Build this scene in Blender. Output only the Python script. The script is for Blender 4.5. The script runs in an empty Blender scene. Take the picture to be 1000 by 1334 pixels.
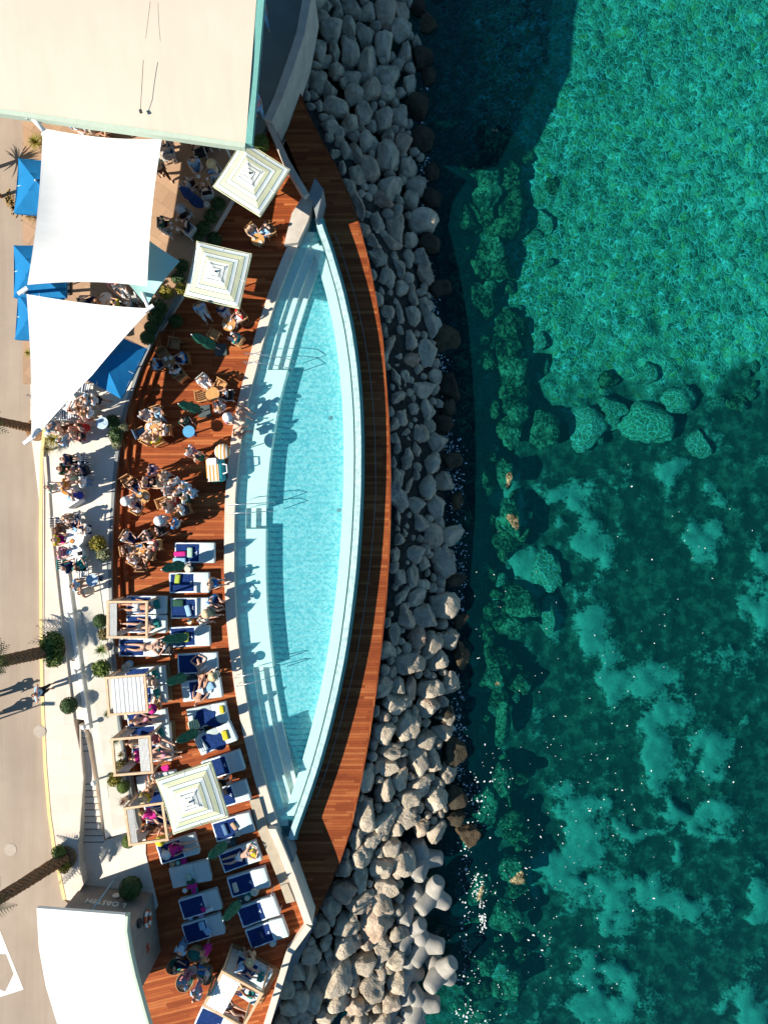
import bpy, bmesh, math, random
from mathutils import Vector, Matrix, noise
random.seed(11)
SC = bpy.context.scene
COL = SC.collection
R = math.radians
# ------------------------------------------------------------------ camera, sky, sun, exposure
H = 36.0; S = 25.0
cd = bpy.data.cameras.new('camera'); cam = bpy.data.objects.new('camera', cd); COL.objects.link(cam)
cam.location = (0, 0, H); cd.sensor_fit = 'VERTICAL'; cd.angle_y = 2 * math.atan(667 / S / H); cd.clip_end = 2000; cd.clip_start = 0.5
SC.camera = cam
SUN_EL, SUN_TH = 38.5, 19
W = bpy.data.worlds.new('World'); SC.world = W; W.use_nodes = True
wn = W.node_tree; bg = wn.nodes['Background']; sky = wn.nodes.new('ShaderNodeTexSky'); sky.sky_type = 'NISHITA'
sky.sun_disc = False; sky.sun_elevation = R(SUN_EL); sky.sun_rotation = R(270 - SUN_TH); sky.air_density = 1.0; sky.dust_density = 0.3; sky.ozone_density = 2.0
sm_ = wn.nodes.new('ShaderNodeMix'); sm_.data_type = 'RGBA'; sm_.blend_type = 'MULTIPLY'; sm_.inputs[0].default_value = 1; sm_.inputs[7].default_value = (0.55, 0.93, 1.05, 1)
wn.links.new(sky.outputs[0], sm_.inputs[6]); wn.links.new(sm_.outputs[2], bg.inputs[0]); bg.inputs[1].default_value = 0.06
sd = bpy.data.lights.new('sun', 'SUN'); sun = bpy.data.objects.new('sun', sd); COL.objects.link(sun)
sd.energy = 5.0; sd.angle = R(0.5); sd.color = (1.0, 0.92, 0.80)
dv = Vector((math.cos(R(SUN_TH)) * math.cos(R(SUN_EL)), math.sin(R(SUN_TH)) * math.cos(R(SUN_EL)), -math.sin(R(SUN_EL))))
sun.rotation_euler = dv.to_track_quat('-Z', 'Y').to_euler()
VS = SC.view_settings; VS.view_transform = 'Standard'; VS.look = 'None'; VS.exposure = 0.8; VS.gamma = 1.0
SC.cycles.max_bounces = 6; SC.cycles.transparent_max_bounces = 12; SC.cycles.use_denoising = True

# ------------------------------------------------------------------ helpers
def P(px, py, z=0.0):                     # photo coordinates + height -> place in the world
    k = (H - z) / H / S
    return Vector(((px - 500) * k, (667 - py) * k, z))
def PP(lst, z=0.0): return [P(a, b, z) for a, b in lst]

class MB:
    def __init__(s): s.v = []; s.f = []
    def add(s, vs, fs):
        o = len(s.v); s.v += [tuple(v) for v in vs]; s.f += [tuple(i + o for i in f) for f in fs]; return s
    def box(s, c, d, rz=0.0, M=None):
        cx, cy, cz = c; dx, dy, dz = d[0] / 2, d[1] / 2, d[2] / 2; ca, sa = math.cos(rz), math.sin(rz); vs = []
        for z in (-dz, dz):
            for x, y in ((-dx, -dy), (dx, -dy), (dx, dy), (-dx, dy)):
                vs.append((cx + x * ca - y * sa, cy + x * sa + y * ca, cz + z))
        if M: vs = [M @ Vector(v) for v in vs]
        return s.add(vs, [(3, 2, 1, 0), (4, 5, 6, 7), (0, 1, 5, 4), (1, 2, 6, 5), (2, 3, 7, 6), (3, 0, 4, 7)])
    def rbox(s, c, d, r=0.05, rz=0.0, n=2):      # rounded box
        bm = bmesh.new(); bmesh.ops.create_cube(bm, size=1)
        for v in bm.verts: v.co = Vector((v.co.x * d[0], v.co.y * d[1], v.co.z * d[2]))
        bmesh.ops.bevel(bm, geom=bm.edges[:], offset=r, segments=n, affect='EDGES', profile=0.5)
        M = Matrix.Translation(c) @ Matrix.Rotation(rz, 4, 'Z'); bm.verts.index_update()
        s.add([M @ v.co for v in bm.verts], [[v.index for v in f.verts] for f in bm.faces]); bm.free(); return s
    def prism(s, pts, z0, z1):
        n = len(pts); ar = sum(pts[i][0] * pts[(i + 1) % n][1] - pts[(i + 1) % n][0] * pts[i][1] for i in range(n))
        if ar < 0: pts = pts[::-1]
        vs = [(p[0], p[1], z0) for p in pts] + [(p[0], p[1], z1) for p in pts]
        return s.add(vs, [tuple(range(n - 1, -1, -1)), tuple(range(n, 2 * n))] + [(i, (i + 1) % n, n + (i + 1) % n, n + i) for i in range(n)])
    def strip(s, A, B, z0, z1):                   # solid between two polylines of equal length
        n = len(A); vs = []
        for z in (z0, z1):
            vs += [(p[0], p[1], z if not callable(z) else z(p)) for p in A] + [(p[0], p[1], z if not callable(z) else z(p)) for p in B]
        fs = []
        for i in range(n - 1):
            a, b, c, d = i, i + 1, n + i + 1, n + i
            fs += [(a, b, c, d), (2 * n + d, 2 * n + c, 2 * n + b, 2 * n + a), (a, 2 * n + a, 2 * n + b, b), (c, 2 * n + c, 2 * n + d, d)]
        fs += [(0, n, 3 * n, 2 * n), (n - 1, 3 * n - 1, 4 * n - 1, 2 * n - 1)]
        return s.add(vs, fs)
    def tube(s, path, r, n=6, r1=None):
        path = [Vector(p) for p in path]; m = len(path); vs = []
        for i, p in enumerate(path):
            t = (path[min(i + 1, m - 1)] - path[max(i - 1, 0)]).normalized()
            a = t.cross(Vector((0, 0, 1)))
            if a.length < 0.05: a = t.cross(Vector((1, 0, 0)))
            a.normalize(); b = t.cross(a); rr = r if r1 is None else r + (r1 - r) * i / (m - 1)
            vs += [p + (a * math.cos(2 * math.pi * k / n) + b * math.sin(2 * math.pi * k / n)) * rr for k in range(n)]
        fs = [(i * n + k, i * n + (k + 1) % n, (i + 1) * n + (k + 1) % n, (i + 1) * n + k) for i in range(m - 1) for k in range(n)]
        fs += [tuple(range(n - 1, -1, -1)), tuple((m - 1) * n + k for k in range(n))]
        return s.add(vs, fs)
    def lathe(s, prof, c=(0, 0, 0), n=16, M=None, sx=1.0, sy=1.0):
        vs = []
        for r, z in prof:
            for k in range(n):
                a = 2 * math.pi * k / n; v = Vector((r * math.cos(a) * sx, r * math.sin(a) * sy, z))
                vs.append((M @ v) if M else (v + Vector(c)))
        m = len(prof)
        fs = [(i * n + k, i * n + (k + 1) % n, (i + 1) * n + (k + 1) % n, (i + 1) * n + k) for i in range(m - 1) for k in range(n)]
        fs += [tuple(range(n - 1, -1, -1)), tuple((m - 1) * n + k for k in range(n))]
        return s.add(vs, fs)
    def build(s, name, mat, parent=None, smooth=False, loc=None, rz=0.0):
        me = bpy.data.meshes.new(name); me.from_pydata(s.v, [], s.f); me.update()
        bm = bmesh.new(); bm.from_mesh(me); bmesh.ops.recalc_face_normals(bm, faces=bm.faces[:]); bm.to_mesh(me); bm.free()
        if smooth:
            for p in me.polygons: p.use_smooth = True
            if smooth == 'auto': me.set_sharp_from_angle(angle=R(40))
        me.materials.append(mat)
        return link(name, me, parent, loc, rz)
def link(name, me, parent=None, loc=None, rz=0.0):
    o = bpy.data.objects.new(name, me); COL.objects.link(o)
    if parent is not None: o.parent = parent
    if loc is not None: o.location = loc
    o.rotation_euler = (0, 0, rz)
    return o
def tag(o, label=None, cat=None, group=None, kind=None):
    for k, v in (('label', label), ('category', cat), ('group', group), ('kind', kind)):
        if v: o[k] = v
    return o
def thing(name, label, cat, loc=(0, 0, 0), rz=0.0, group=None):
    o = bpy.data.objects.new(name, None); COL.objects.link(o); o.location = loc; o.rotation_euler = (0, 0, rz); o.empty_display_size = 0.2
    return tag(o, label, cat, group)
KIDS = {}
def kids(o):
    return [c for c in COL.objects if c.parent == o]
def proto(root):                           # remember a finished thing as a template
    def rec(o): return (o, [rec(c) for c in COL.objects if c.parent == o])
    return rec(root)
def spawn(pr, loc, rz, label, cat=None, group=None, first=[]):
    def rec(node, par):
        o, ch = node; c = o.copy(); COL.objects.link(c)
        if par is not None: c.parent = par
        cc = [rec(k, c) for k in ch]
        return c
    r = rec(pr, None); r.location = loc; r.rotation_euler = (0, 0, rz); tag(r, label, cat, group)
    return r
def kill(pr):
    o, ch = pr
    for c in ch: kill(c)
    bpy.data.objects.remove(o)
def child(o, name):
    for c in o.children:
        if c.name.split('.')[0] == name: return c
def recolor(o, mat):
    o.material_slots[0].link = 'OBJECT'; o.material_slots[0].material = mat

# ------------------------------------------------------------------ materials
def nt(name):
    m = bpy.data.materials.new(name); m.use_nodes = True; t = m.node_tree; return m, t, t.nodes['Principled BSDF']
class N:                                    # tiny node writer
    def __init__(s, t): s.t = t
    def __call__(s, typ, ins=None, **kw):
        n = s.t.nodes.new('ShaderNode' + typ)
        for k, v in kw.items(): setattr(n, k, v)
        for k, v in (ins or {}).items():
            if hasattr(v, 'is_output'): s.t.links.new(v, n.inputs[k])
            else: n.inputs[k].default_value = v
        return n
    def math(s, op, a, b=0.0): return s('Math', {0: a, 1: b}, operation=op).outputs[0]
    def mix(s, f, a, b, mode='MIX'):
        n = s.t.nodes.new('ShaderNodeMix'); n.data_type = 'RGBA'; n.blend_type = mode
        for k, v in ((0, f), (6, a), (7, b)):
            if hasattr(v, 'is_output'): s.t.links.new(v, n.inputs[k])
            else: n.inputs[k].default_value = v if k == 0 else (v[0], v[1], v[2], 1)
        return n.outputs[2]
    def noise(s, vec, scale, detail=3.0, rough=0.55):
        return s('TexNoise', {'Vector': vec, 'Scale': scale, 'Detail': detail, 'Roughness': rough}).outputs[0]
    def ramp(s, f, stops, interp='LINEAR'):
        n = s.t.nodes.new('ShaderNodeValToRGB'); s.t.links.new(f, n.inputs[0]); cr = n.color_ramp; cr.interpolation = interp
        while len(cr.elements) < len(stops): cr.elements.new(0.5)
        for e, (p, c) in zip(cr.elements, stops):
            e.position = p; e.color = (c[0], c[1], c[2], 1) if not isinstance(c, float) else (c, c, c, 1)
        return n.outputs[0]
    def pos(s): return s('NewGeometry').outputs['Position']
    def obj(s): return s('TexCoord').outputs['Object']
CM = {}
def mat(name, col, rough=0.7, var=0.12, scale=6.0, bump=0.0, metal=0.0, sheen=0.0):
    if name in CM: return CM[name]
    m, t, b = nt(name); n = N(t); v = n.obj(); f = n.noise(v, scale, 4)
    lo = tuple(c * (1 - var) for c in col); hi = tuple(min(1, c * (1 + var)) for c in col)
    t.links.new(n.ramp(f, [(0.3, lo), (0.7, hi)]), b.inputs['Base Color'])
    b.inputs['Roughness'].default_value = rough; b.inputs['Metallic'].default_value = metal
    if rough > 0.6: b.inputs['Specular IOR Level'].default_value = 0.25
    if bump:
        bp = n('Bump', {'Strength': bump, 'Distance': 0.02, 'Height': n.noise(v, scale * 4, 4)}); t.links.new(bp.outputs[0], b.inputs['Normal'])
    CM[name] = m; return m
def plank_mat(name, ang, w=0.14, L=2.6, dark=1.0):
    m, t, b = nt(name); n = N(t)
    mp = n('Mapping', {'Vector': n.pos(), 'Rotation': (0, 0, R(ang))}); sp = n('SeparateXYZ', {0: mp.outputs[0]})
    yr = n.math('DIVIDE', sp.outputs[1], w); row = n.math('FLOOR', yr)
    wn1 = n('TexWhiteNoise', {'W': row}, noise_dimensions='1D').outputs[0]
    xr = n.math('ADD', n.math('DIVIDE', sp.outputs[0], L), n.math('MULTIPLY', wn1, 7.3)); colm = n.math('FLOOR', xr)
    cv = n('CombineXYZ', {0: row, 1: colm}); rnd = n('TexWhiteNoise', {'Vector': cv.outputs[0]}, noise_dimensions='2D').outputs[0]
    st = n('CombineXYZ', {0: n.math('MULTIPLY', sp.outputs[0], 0.25), 1: sp.outputs[1]})
    grain = n.noise(st.outputs[0], 9, 5, 0.7); patch = n.noise(n.pos(), 0.35, 3)
    c = n.ramp(rnd, [(0.0, (0.28 * dark, 0.062 * dark, 0.018 * dark)), (0.35, (0.35 * dark, 0.082 * dark, 0.023 * dark)), (0.7, (0.43 * dark, 0.112 * dark, 0.032 * dark)), (0.95, (0.52 * dark, 0.165 * dark, 0.052 * dark))])
    c = n.mix(0.55, c, n.ramp(grain, [(0.25, (0.4, 0.4, 0.4)), (0.75, (1, 1, 1))]), 'MULTIPLY')
    c = n.mix(0.35, c, n.ramp(patch, [(0.3, (0.55, 0.5, 0.5)), (0.6, (1, 1, 1))]), 'MULTIPLY')
    gy = n.math('FRACT', yr); gx = n.math('FRACT', xr)
    gap = n.math('MAXIMUM', n.math('LESS_THAN', gy, 0.07), n.math('LESS_THAN', gx, 0.004))
    t.links.new(n.mix(n.math('MULTIPLY', gap, 0.75), c, (0.02, 0.008, 0.005)), b.inputs['Base Color'])
    b.inputs['Roughness'].default_value = 0.6; b.inputs['Specular IOR Level'].default_value = 0.12
    bp = n('Bump', {'Strength': 0.35, 'Distance': 0.01, 'Height': n.math('SUBTRACT', grain, gap)}); t.links.new(bp.outputs[0], b.inputs['Normal'])
    CM[name] = m; return m
def paver_mat(name, col, w, h, ang=0.0, joint=0.5, jw=0.03, var=0.06):
    m, t, b = nt(name); n = N(t)
    mp = n('Mapping', {'Vector': n.pos(), 'Rotation': (0, 0, R(ang))}); sp = n('SeparateXYZ', {0: mp.outputs[0]})
    yr = n.math('DIVIDE', sp.outputs[1], h); row = n.math('FLOOR', yr)
    xr = n.math('ADD', n.math('DIVIDE', sp.outputs[0], w), n.math('MULTIPLY', row, 0.5)); colm = n.math('FLOOR', xr)
    rnd = n('TexWhiteNoise', {'Vector': n('CombineXYZ', {0: row, 1: colm}).outputs[0]}, noise_dimensions='2D').outputs[0]
    st = n.noise(n.pos(), 0.5, 5, 0.65); fine = n.noise(n.pos(), 14, 3)
    c = n.mix(rnd, tuple(x * (1 - var) for x in col), tuple(x * (1 + var) for x in col))
    c = n.mix(0.6, c, n.ramp(st, [(0.3, (0.80, 0.78, 0.75)), (0.6, (1, 1, 1))]), 'MULTIPLY')
    c = n.mix(0.5, c, n.ramp(fine, [(0.3, (0.86, 0.86, 0.86)), (0.7, (1, 1, 1))]), 'MULTIPLY')
    gap = n.math('MAXIMUM', n.math('LESS_THAN', n.math('FRACT', yr), jw / h), n.math('LESS_THAN', n.math('FRACT', xr), jw / w))
    t.links.new(n.mix(n.math('MULTIPLY', gap, joint), c, tuple(x * 0.35 for x in col)), b.inputs['Base Color'])
    b.inputs['Roughness'].default_value = 0.75; b.inputs['Specular IOR Level'].default_value = 0.25
    CM[name] = m; return m
def canvas(name, col):
    m, t, b = nt(name); n = N(t); v = n.obj(); sp = n('SeparateXYZ', {0: n('Mapping', {'Vector': v, 'Rotation': (0, 0, R(8))}).outputs[0]})
    f = n.math('FRACT', n.math('DIVIDE', sp.outputs[0], 1.45)); seam = n.math('LESS_THAN', f, .022)
    st = n.noise(n('Mapping', {'Vector': v, 'Scale': (.3, 1.6, 1)}).outputs[0], 1.2, 5, .65)
    c = n.mix(.7, col, n.ramp(st, [(.3, (.90, .89, .87)), (.62, (1, 1, 1))]), 'MULTIPLY'); c = n.mix(n.math('MULTIPLY', seam, .30), c, (.55, .54, .52))
    t.links.new(c, b.inputs['Base Color']); b.inputs['Roughness'].default_value = .8; b.inputs['Specular IOR Level'].default_value = .2
    t.links.new(n('Bump', {'Strength': .25, 'Distance': .05, 'Height': st}).outputs[0], b.inputs['Normal']); CM[name] = m; return m
deckM = plank_mat('deck_wood', 0); deckM2 = plank_mat('deck_wood_turned', -14); walkM = plank_mat('walkway_wood', 0, 0.15, 2.2, 0.82); stepM = plank_mat('step_wood', 84, 0.14, 2.2)
paveM = paver_mat('terrace_stone', (0.72, 0.665, 0.585), 1.2, 1.2, 12, 0.12); sideM = paver_mat('sidewalk_stone', (0.68, 0.585, 0.495), 0.9, 0.9, 3, 0.16)
brownpave = paver_mat('brown_paving', (0.42, 0.27, 0.17), 0.8, 0.8, 35, 0.35, 0.03, 0.12)
copeM = paver_mat('coping_stone', (0.70, 0.615, 0.515), 1.1, 1.1, 0, 0.25, 0.015)
concM = mat('pale_concrete', (0.50, 0.45, 0.38), 0.8, 0.14, 1.5, 0.3); greyconc = mat('grey_concrete', (0.24, 0.26, 0.26), 0.85, 0.15, 1.2, 0.3)
def asphalt():
    m, t, b = nt('asphalt'); n = N(t); p = n.pos()
    f = n.noise(p, 30, 2); g = n.noise(p, 0.4, 5, 0.6); st = n.noise(n('Mapping', {'Vector': p, 'Scale': (1.6, 0.12, 1)}).outputs[0], 1.0, 4)
    c = n.ramp(f, [(0.25, (0.32, 0.255, 0.20)), (0.75, (0.44, 0.36, 0.285))])
    c = n.mix(0.6, c, n.ramp(g, [(0.3, (0.78, 0.76, 0.75)), (0.65, (1, 1, 1))]), 'MULTIPLY')
    c = n.mix(0.5, c, n.ramp(st, [(0.35, (0.75, 0.73, 0.72)), (0.6, (1, 1, 1))]), 'MULTIPLY')
    ck = n('TexVoronoi', {'Vector': n.mix(.5, p, n('TexNoise', {'Vector': p, 'Scale': .8, 'Detail': 4.0}).outputs[1], 'ADD'), 'Scale': .16}, feature='DISTANCE_TO_EDGE').outputs['Distance']; c = n.mix(n.ramp(ck, [(0.0, .0), (.005, 0.0)]), c, (.12, .10, .085))
    pt = n.noise(n('Mapping', {'Vector': p, 'Location': (5, 9, 0)}).outputs[0], .9, 2, .4); c = n.mix(n.ramp(pt, [(.66, 0.0), (.74, .07)]), c, (.20, .165, .135))
    t.links.new(c, b.inputs['Base Color']); b.inputs['Roughness'].default_value = 0.85; b.inputs['Specular IOR Level'].default_value = 0.2; return m
roadM = asphalt()
white = canvas('white_canvas', (0.83, 0.82, 0.79)); cream = mat('cream_membrane', (0.66, 0.575, 0.47), 0.75, 0.05, 0.35)
mint = mat('mint_edge', (0.44, 0.52, 0.42), 0.6, 0.05); tealedge = mat('teal_fascia', (0.10, 0.30, 0.27), 0.6, 0.08)
yellowp = mat('yellow_paint', (0.74, 0.56, 0.26), 0.7, 0.10, 5); whitep = mat('white_paint', (0.78, 0.75, 0.70), 0.7, 0.04, 3)
wframe = mat('white_frame', (0.78, 0.80, 0.82), 0.5, 0.03); matt = mat('pale_blue_mattress', (0.52, 0.60, 0.60), 0.85, 0.05, 3, 0.2)
navy = mat('navy_towel', (0.006, 0.03, 0.135), 0.95, 0.35, 9, 0.5); towelw = mat('white_towel_border', (0.70, 0.78, 0.84), 0.9, 0.05)
teak = mat('teak', (0.52, 0.27, 0.10), 0.55, 0.25, 8); teakd = mat('dark_teak', (0.30, 0.15, 0.06), 0.55, 0.25, 8); pine = mat('pale_timber', (0.60, 0.40, 0.24), 0.6, 0.15, 5)
wicker = mat('wicker', (0.34, 0.22, 0.12), 0.7, 0.4, 30, 0.6); tealc = mat('teal_cushion', (0.02, 0.19, 0.17), 0.9, 0.15)
bluec = mat('blue_canvas', (0.004, 0.15, 0.36), 0.85, 0.10, 1.5); navyc = mat('navy_canvas', (0.006, 0.022, 0.085), 0.9, 0.3, 4)
greenc = mat('green_canvas', (0.014, 0.105, 0.065), 0.9, 0.6, 9, 0.5); steel = mat('steel', (0.6, 0.62, 0.63), 0.3, 0.03, 5, 0, 0.8); metalw = mat('white_metal', (0.75, 0.75, 0.74), 0.45, 0.03)
dark = mat('dark_plastic', (0.02, 0.022, 0.025), 0.6, 0.2); trunkM = mat('palm_bark', (0.30, 0.15, 0.07), 0.95, 0.55, 14, 1.0); soil = mat('mulch', (0.25, 0.14, 0.07), 1.0, 0.4, 12, 1.0)
def leafM(name, a, b_):
    m, t, b = nt(name); n = N(t); f = n.noise(n.obj(), 9, 3); oi = n('ObjectInfo').outputs['Random']
    c = n.ramp(f, [(0.3, a), (0.7, b_)]); c = n.mix(n.math('MULTIPLY', oi, 0.35), c, a)
    t.links.new(c, b.inputs['Base Color']); b.inputs['Roughness'].default_value = 0.6; CM[name] = m; return m
leafG = leafM('leaf_green', (0.012, 0.045, 0.008), (0.07, 0.14, 0.025)); leafY = leafM('leaf_yellow', (0.16, 0.14, 0.01), (0.34, 0.28, 0.03)); leafB = leafM('leaf_bright', (0.05, 0.10, 0.01), (0.17, 0.24, 0.03))
leafO = leafM('leaf_olive', (0.10, 0.085, 0.02), (0.22, 0.17, 0.05)); leafP = leafM('leaf_pale', (0.14, 0.16, 0.07), (0.32, 0.32, 0.18)); leafD = leafM('leaf_dry', (0.25, 0.15, 0.05), (0.48, 0.33, 0.13))
PAL = dict(white=(.74, .74, .74), grey=(.32, .33, .35), black=(.012, .012, .016), navy=(.015, .03, .10), blue=(.04, .22, .52), sky=(.28, .48, .68), royal=(.01, .03, .28), teal=(.01, .25, .24), mint=(.35, .52, .42),
    green=(.02, .08, .05), sage=(.25, .32, .22), red=(.52, .02, .02), floral=(.50, .12, .12), pink=(.62, .25, .32), magenta=(.55, .02, .22), orange=(.55, .22, .05), yellow=(.58, .48, .03), tan=(.48, .32, .20), brown=(.14, .06, .03),
    lilac=(.42, .30, .45), cream=(.66, .58, .46), jeans=(.10, .20, .34), straw=(.62, .47, .27), darkhair=(.018, .012, .01), brownhair=(.09, .045, .02), blond=(.38, .23, .10), skin=(.52, .28, .19), skinl=(.62, .38, .28), skind=(.25, .11, .06), lime=(.36, .44, .06))
def pal(c): return mat('cloth_' + c if 'hair' not in c and 'skin' not in c else c, PAL[c], 0.85, 0.10, 9)
stripedM = None
def striped(name, a, b_, w, ax=0):
    if name in CM: return CM[name]
    m, t, b = nt(name); n = N(t); sp = n('SeparateXYZ', {0: n.obj()})
    f = n.math('FRACT', n.math('DIVIDE', sp.outputs[ax], w)); t.links.new(n.mix(n.math('LESS_THAN', f, 0.5), a, b_), b.inputs['Base Color'])
    b.inputs['Roughness'].default_value = 0.85; CM[name] = m; return m
# ------------------------------------------------------------------ setting: land, sea, pool
def interp(tab, y):
    if y <= tab[0][1]: return tab[0][0]
    for (x0, y0), (x1, y1) in zip(tab, tab[1:]):
        if y <= y1: return x0 + (x1 - x0) * (y - y0) / (y1 - y0)
    return tab[-1][0]
def smooth_tab(tab, y):
    return (interp(tab, y - 14) + interp(tab, y - 7) + interp(tab, y) + interp(tab, y + 7) + interp(tab, y + 14)) / 5
WEST = [(404, 284), (383, 330), (363, 380), (347, 430), (334, 480), (323, 520), (316, 560), (310, 600), (306, 650), (305, 700), (305, 750), (307, 800), (312, 850), (319, 900), (328, 950), (340, 1000), (352, 1042), (364, 1080), (370, 1094)]
EAST = [(406, 284), (421, 325), (437, 380), (448, 430), (455, 480), (459, 530), (460.5, 580), (460, 640), (457, 700), (453, 750), (447, 800), (440, 850), (430, 900), (418, 950), (404, 1000), (389, 1045), (371, 1094)]
WALK = [(358, -40), (366, 60), (385, 105), (402, 150), (420, 185), (437, 215), (455, 255), (467, 290), (480, 340), (490, 390), (498, 440), (503, 500), (507, 560), (508.5, 620), (508.5, 660), (507, 720), (503, 780), (497, 840), (490, 900), (481, 960), (470, 1020), (457, 1080), (440, 1130), (412, 1192), (380, 1260), (350, 1345), (330, 1420)]
TERR = [(345, 165), (318, 230), (292, 275), (262, 325), (235, 385), (205, 432), (182, 482), (165, 532), (157, 570), (151, 620), (147, 680), (145, 740), (146, 790), (148, 840), (152, 890), (158, 950), (168, 1010), (178, 1070), (181, 1080)]
ZW = -1.1
def poly(name, pts, z, mat_, depth, kind='structure'):
    return tag(MB().prism([p for p in PP(pts, z)], z - depth, z).build(name, mat_), kind=kind)
poly('road', [(-900, -400), (64, -400), (64, 565), (52, 575), (51, 700), (52, 860), (54, 930), (57, 1000), (62, 1060), (70, 1115), (82, 1170), (110, 1200), (140, 1250), (170, 1330), (190, 1500), (-900, 1500)], .5, roadM, 6)
poly('ground', [(-6000, -6000), (-880, -6000), (-880, 6000), (-6000, 6000)], .48, roadM, 6)
KERB = [(56, 556), (52, 600), (51, 700), (52, 860), (54, 930), (57, 1000), (62, 1060), (70, 1115), (82, 1172)]
tag(MB().strip(PP(KERB, .70), PP([(x + 4.2, y) for x, y in KERB], .70), .3, .70).build('kerb', yellowp), kind='structure')
AL = [(58, 556), (60, 595), (66, 682), (76, 776), (96, 938), (105, 982), (108, 1014), (104, 1070), (102, 1096), (104, 1130), (109, 1152), (96, 1174)]
poly('pavement', [(x + 4.0, y) for x, y in KERB] + AL[::-1], .68, sideM, 6)
LEDGE = [(50, 500), (60, 595), (66, 682), (76, 776), (96, 938)]
tag(MB().strip(PP([(x + .2, y) for x, y in LEDGE[1:]], .70), PP([(x - 3.2, y) for x, y in LEDGE[1:]], .70), .4, .70).build('pavement_edging', copeM), kind='structure')
poly('terrace', [(40, -300), (340, -300), (345, 100)] + TERR + [(138, 1092), (131, 1030), (121, 960), (110, 938), (96, 936), (70, 800), (40, 560)], 0.6, paveM, 5)
tag(MB().prism(PP([(30, 100), (345, 100)] + [t for t in TERR if t[1] < 480] + [(180, 478), (120, 500), (30, 500)], 0.604), 0.5, 0.604).build('terrace_paving', brownpave), kind='structure')
tag(MB().strip(PP([(82, 740), (89, 800), (112, 950)], .72), PP([(88, 740), (96, 800), (117, 950)], .72), .5, .72).build('terrace_kerb', whitep), kind='structure')
tag(MB().strip(PP([(x - 4, y) for x, y in TERR if y > 360], .615), PP([(x, y) for x, y in TERR if y > 360], .615), .3, .615).build('terrace_edging', greyconc), kind='structure')
poly('plaza', [(98, 1085), (130, 1098), (190, 1075), (190, 1112), (206, 1180), (200, 1190), (104, 1175)], 0.05, paveM, 4)
# wooden steps from the terrace down to the deck
ST = [t for t in TERR if 430 <= t[1] <= 1010]
for i, (a, z) in enumerate(((11, .4), (22, .2))):
    tag(MB().strip(PP([(x - 6, y) for x, y in ST], z), PP([(x + a, y) for x, y in ST], z), -.3, z).build('wooden_step', stepM), kind='structure')
YS = [284 + i * 9 for i in range(91)] 
wst = [(smooth_tab(WEST, y), y) for y in YS]; est = [(max(smooth_tab(EAST, y), smooth_tab(WEST, y) + 1), y) for y in YS]
off = lambda c, d, z: PP([(x + d, y) for x, y in c], z)
poly('deck', [(352, 150), (400, 262), (396, 284)] + [(x - 6, y) for x, y in wst[::3]] + [(380, 1120), (402, 1204), (378, 1243), (346, 1345), (330, 1420), (120, 1420), (110, 1170), (150, 1080), (120, 900), (120, 600), (180, 430), (290, 200)], 0.0, deckM, 1.6)
tag(MB().prism(PP([(150, 960), (318, 960), (336, 1010), (364, 1092), (380, 1120), (402, 1204), (378, 1243), (346, 1345), (330, 1420), (120, 1420)], 0.004), -.02, .004).build('deck_turned', deckM2), kind='structure')
WB = [(374, 60), (360, 150), (404, 262), (412, 285)] + [(x + 13, y) for x, y in est[3::6]] + [(376, 1100), (380, 1120), (404, 1204)]
poly('walkway', WB + [w for w in WALK[::-1] if w[1] < 1200 and w[1] > 90], ZW, walkM, 0.35)
tag(MB().strip(off([w for w in WALK if 90 < w[1] < 1200], -1.6, ZW + .02), off([w for w in WALK if 90 < w[1] < 1200], .6, ZW + .02), ZW - .4, ZW + .012).build('walkway_edge', plank_mat('edge_wood', 90, .1, 2, .7)), kind='structure')
jl = [(x + 17 + (470 - abs(y - 650) * .8) * .01 * 2.6, y) for x, y in est[2:-6]]
tag(MB().strip(off(jl, 0, ZW + .006), off(jl, .7, ZW + .006), ZW - .05, ZW + .006).build('walkway_seam', greyconc), kind='structure')
poly('quay', [(-200, -900), (365, -900), (365, 60), (352, 150), (400, 262), (440, 600), (400, 1100), (412, 1200), (345, 1350), (100, 2500), (-200, 2500)], -1.5, greyconc, 6)
# --- pool
def poolfloor():
    m, t, b = nt('pool_mosaic'); n = N(t); p = n.pos()
    v = n('TexVoronoi', {'Vector': p, 'Scale': 9.0}).outputs['Color']; g = n.noise(p, 7, 3, .7)
    c = n.mix(0.5, (0.20, 0.47, 0.52), n.ramp(n('SeparateColor', {0: v}).outputs[0], [(0.1, (0.07, 0.36, 0.43)), (0.9, (0.48, 0.66, 0.68))]))
    c = n.mix(0.5, c, n.ramp(g, [(0.35, (0.72, 0.82, 0.84)), (0.62, (1, 1, 1))]), 'MULTIPLY')
    t.links.new(c, b.inputs['Base Color']); b.inputs['Roughness'].default_value = 0.6; return m
pfM = poolfloor(); palepool = mat('pale_pool_stone', (0.93, 0.85, 0.78), 0.7, 0.06, 5); wetrim = mat('wet_rim', (0.42, 0.60, 0.60), 0.25, 0.25, 4); batM = mat('teal_batter', (0.10, 0.40, 0.42), 0.35, 0.2, 2)
chanM = mat('dark_channel', (0.01, 0.05, 0.06), 0.4, 0.1)
tag(MB().strip(off(wst, -4, -1), off(est, 2, -1), -1.5, -1.02).build('pool_floor', pfM), kind='structure')
pool = thing('swimming_pool', 'long crescent shaped infinity pool with turquoise water between deck and walkway', 'swimming pool', P(390, 690, 0))
def pc(name, mb, m_, sm=False):
    o = mb.build(name, m_); o.parent = pool; o.matrix_parent_inverse = Matrix.Translation(-pool.location); return o
def seg(c, y0, y1): return [q for q in c if y0 - 4.6 <= q[1] <= y1 + 4.6]
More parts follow.
